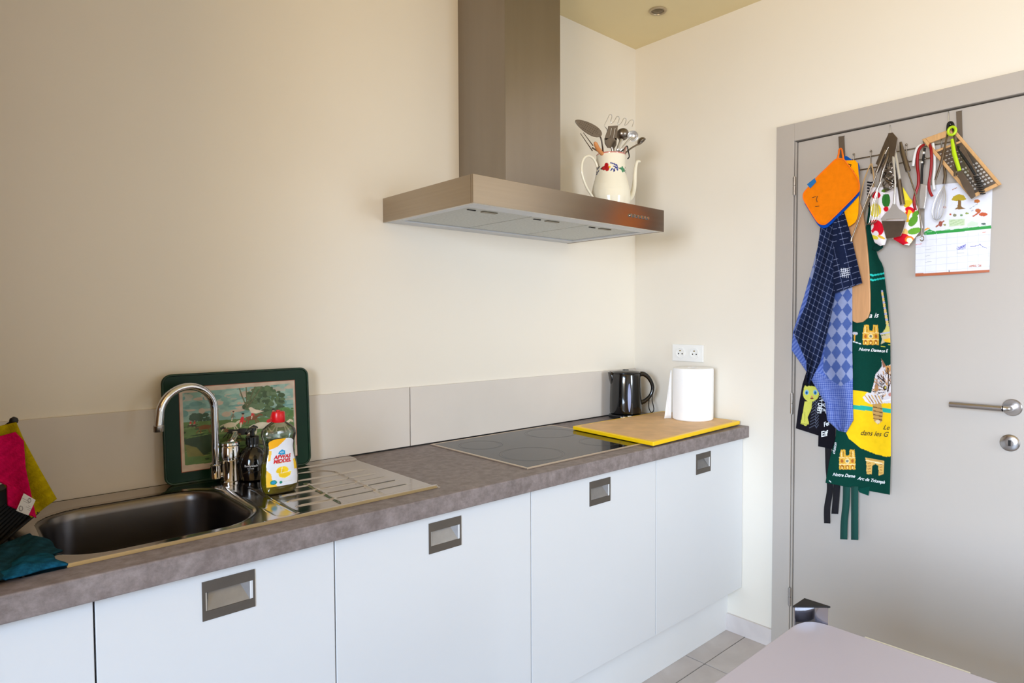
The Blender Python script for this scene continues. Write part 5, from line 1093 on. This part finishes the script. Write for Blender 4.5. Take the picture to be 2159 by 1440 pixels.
for pp in (((470, 750), (515, 750), (560, 830), (430, 830)), ((430, 830), (560, 830), (690, 920), (330, 930)), ((330, 930), (690, 920), (700, 985), (275, 1000)), ((275, 1000), (360, 996), (372, 1030), (300, 1032)), ((640, 985), (700, 985), (685, 1030), (650, 1030))): b.prism([D(*Z7(*q), xo) for q in pp], (.002, 0, 0))
obj('neck_plate', b, M_toolB, t); b = MB(); b.prism([D(*Z7(*q), xo-.001) for q in ((290, 1030), (682, 1025), (640, 1180), (600, 1270), (470, 1300), (365, 1312))], (.0016, 0, 0)); obj('blade', b, M_tool, t, bevel=.0005)
t = tool('loop_whisk', 'thin steel wire strainer loop hanging at the lower left of the bundle', 1832, 476, .11)
b = MB()
for w_, dd_ in ((15, .0), (9, .008), (4, .012), (-3, .012)):
    pts = [(1856, 385), (1850+w_*.1, 400), (1842+w_*.5, 425), (1838+w_, 455), (1834+w_*.6, 470), (1826+w_*.1, 472), (1824-w_*.15, 455), (1832-w_*.2, 425), (1846, 400), (1855, 386)]
    b.tube(smooth_line([D(u, v, -.106-dd_) for u, v in pts], 4), .0011, 6)
obj('wire_loop', b, M_tool, t, smooth=True); tb([(1877, 292, -.081), (1868, 340, -.1), (1856, 388, -.106)], .0028, 'shaft', M_toolB, t)
# can opener with red handles
t = tool('can_opener', 'can opener with two curved dark red handles below the rack rail', 1930, 470, .07)
Z3 = lambda x, y: (1900+x/4, 240+y/4)
tb([Z3(190, 262)+(-.052,), Z3(160, 285)+(-.066,), Z3(140, 340)+(-.070,), Z3(136, 440)+(-.070,), Z3(146, 520)+(-.070,), Z3(144, 600)+(-.070,), Z3(125, 660)+(-.070,), Z3(108, 740)+(-.070,), Z3(122, 815)+(-.070,)], [.0046]*41, 'handle', M_dred, t, 12, 5)
tb([Z3(236, 252)+(-.052,), Z3(252, 300)+(-.066,), Z3(256, 400)+(-.068,), Z3(248, 500)+(-.068,), Z3(234, 590)+(-.068,), Z3(240, 650)+(-.068,), Z3(262, 696)+(-.068,)], [.0042]*31, 'handle', M_dred, t, 12, 5)
tb([Z3(200, 290)+(-.060,), Z3(186, 380)+(-.064,), Z3(176, 470)+(-.064,), Z3(172, 590)+(-.064,)], .0036, 'stem', M_matteblack, t, 10)
b = MB(); b.prism([D(*Z3(*q), -.072) for q in ((165, 590), (215, 600), (212, 700), (195, 800), (150, 795), (152, 690))], (.006, 0, 0)); o = obj('cutter_body', b, M_toolB, t, bevel=.0015)
b = MB(); b.lathe([(.0005, -.080), (.0045, -.079), (.0055, -.072)], (0, *D(*Z3(190, 330), -.072)[1:]), 16, axis='x'); b.lathe([(.0005, -.080), (.0038, -.079), (.0045, -.072)], (0, *D(*Z3(176, 410), -.072)[1:]), 16, axis='x'); obj('gear', b, M_toolB, t, smooth=True)
t = tool('bottle_opener', 'white plastic curved handles behind the red can opener', 1915, 350, .045)
tb([Z3(170, 262)+(-.040,), Z3(135, 290)+(-.046,), Z3(112, 360)+(-.048,), Z3(100, 440)+(-.048,)], [.0045]*16, 'handle', M_white, t, 10, 5)
tb([Z3(268, 250)+(-.040,), Z3(280, 330)+(-.046,), Z3(282, 450)+(-.048,), Z3(272, 560)+(-.048,), Z3(278, 640)+(-.048,)], [.0042]*21, 'handle', M_white, t, 10, 5)
# balloon whisk
t = tool('balloon_whisk', 'small steel balloon whisk hanging in front of the calendar', 1975, 462, .06)
tb([(1988, 330, -.05), (1993, 370, -.058), (1991, 388, -.060)], [.003, .0048, .0052], 'handle', M_tool, t, 12)
b = MB()
for k in range(6):
    a = PI*k/6; ca, sa = math.cos(a), math.sin(a); L = []
    for q in np.linspace(0, 1, 19):
        ang = PI*q; rr_ = math.sin(ang); sgn = -math.cos(ang)
        w_ = 21*sgn*ca*abs(math.sin(ang/1))**.0*(1 if True else 0); prof_w = math.sin(min(ang, PI-ang))
        along = math.sin(ang)**.8
        off = 21*(sgn)*(math.sin(ang)**.55)
        L.append(D(1991-18*along+off*ca, 390+74*along+off*ca*.25, -.060-.030*(sgn)*(math.sin(ang)**.55)*sa))
    b.tube(L, .0009, 6)
obj('wires', b, M_toolB, t, smooth=True)
# grater with a wooden frame
t = tool('grater', 'flat steel grater in a pale wooden frame, tilted above the calendar', 2050, 418, .07, 'grater')
G = lambda x, y: (1900+x/4, 240+y/4)
g0, g1, g2, g3 = np.array(G(172, 215)), np.array(G(440, 118)), np.array(G(845, 592)), np.array(G(588, 715))   # top-left, top-right, bottom-right, bottom-left
def gp(s, q): a = (g0*(1-s)+g1*s)*(1-q)+(g3*(1-s)+g2*s)*q; return tuple(a)
def gq(b, s0, s1, q0, q1, x, th): b.prism([D(*gp(s, q), -x) for s, q in ((s0, q0), (s1, q0), (s1, q1), (s0, q1))], (th, 0, 0))
b = MB(); X_ = .060
gq(b, 0, .11, 0, 1, X_, .009); gq(b, .89, 1, 0, 1, X_, .009); gq(b, .11, .89, .0, .085, X_, .009); gq(b, .11, .89, .205, .235, X_, .009); gq(b, .11, .89, .955, 1, X_, .009)
obj('wooden_frame', b, M_wood, t, bevel=.0018)
b = MB(); gq(b, .09, .91, .23, .97, X_-.003, .0012); pl = obj('grating_plate', b, M_tool, t)
b = MB()
for j in range(13):
    for i in range(7):
        s = .17+.11*i; q = .28+.052*j
        if j < 5 and i < 5: gq(b, s-.035, s+.025, q-.007, q+.007, X_-.0020, .001)
        elif j >= 6: c0 = D(*gp(s, q), -(X_-.0022)); b.lathe([(.0034, -.0012), (.0034, 0)], tuple(c0), 8, axis='x')
o = obj('teeth', b, M_toolB, pl); o['kind'] = 'stuff'
# tongs and lime slicer on the right hook
t = tool('kitchen_tongs', 'steel tongs with two long arms hanging from the right wire hook', 1998, 385, .09)
tb([(2003, 264, -.062), (1999, 276, -.080), (1993, 305, -.090), (1984, 345, -.094), (1972, 380, -.092)], [.0035, .0032, .003, .0042, .003], 'arm', M_tool, t, 8)
tb([(2006, 264, -.062), (2012, 280, -.082), (2014, 320, -.092), (2013, 372, -.092)], [.003, .0034, .0034, .003], 'arm', M_tool, t, 8)
b = MB(); b.tube(smooth_line([D(u, v, -x) for u, v, x in ((1998, 275, .078), (1999, 262, .070), (2004, 258, .066), (2009, 262, .070), (2011, 275, .078))], 4), .0042, 8); obj('pivot_grip', b, M_matteblack, t, smooth=True)
t = tool('paring_knife', 'lime green handled tool with dark blade hanging on the right hook', 2050, 412, .1)
b = MB(); c0 = D(2007, 276, -.090); b.tube([c0+(0, .0105*math.cos(a), .0125*math.sin(a)) for a in np.linspace(0, 2*PI, 20, endpoint=False)], .0042, 10, closed=True); obj('ring', b, M_lime, t, smooth=True)
tb([(2007, 294, -.090), (2012, 325, -.098), (2023, 360, -.100)], [.0045, .0062, .0055], 'handle', M_lime, t, 12)
b = MB(); b.prism([D(u, v, -.098) for u, v in ((2016, 362), (2028, 360), (2052, 396), (2057, 414), (2048, 420), (2030, 394))], (.002, 0, 0)); obj('blade', b, M_tool, t, bevel=.0005)
t = tool('cleaning_brush', 'black-handled brush with a dark bristle head beside the grater holes', 2073, 412, .1)
tb([(2020, 308, -.088), (2028, 326, -.092), (2046, 352, -.096), (2055, 368, -.098)], [.0028, .0044, .004, .0034], 'handle', M_matteblack, t, 10)
b = MB()
for k in range(9): f = k/8; c0 = D(2058+f*14, 372+f*36, -.098); b.lathe([(.001, -.003), (.0075+.002*math.sin(PI*f), -.0015), (.0075+.002*math.sin(PI*f), .0015), (.001, .003)], tuple(c0), 10)
o = obj('bristle_head', b, mat('dark_bristle', (40, 34, 28), .7, var=.3, scale=200), t)
t = tool('steel_spatula', 'narrow steel strip hanging over the grater between knife and brush', 2050, 395, .095)
b = MB(); b.prism([D(u, v, -.094) for u, v in ((2022, 312), (2030, 306), (2056, 355), (2062, 380), (2054, 384), (2034, 345))], (.002, 0, 0)); obj('handle', b, M_tool, t, bevel=.0005)
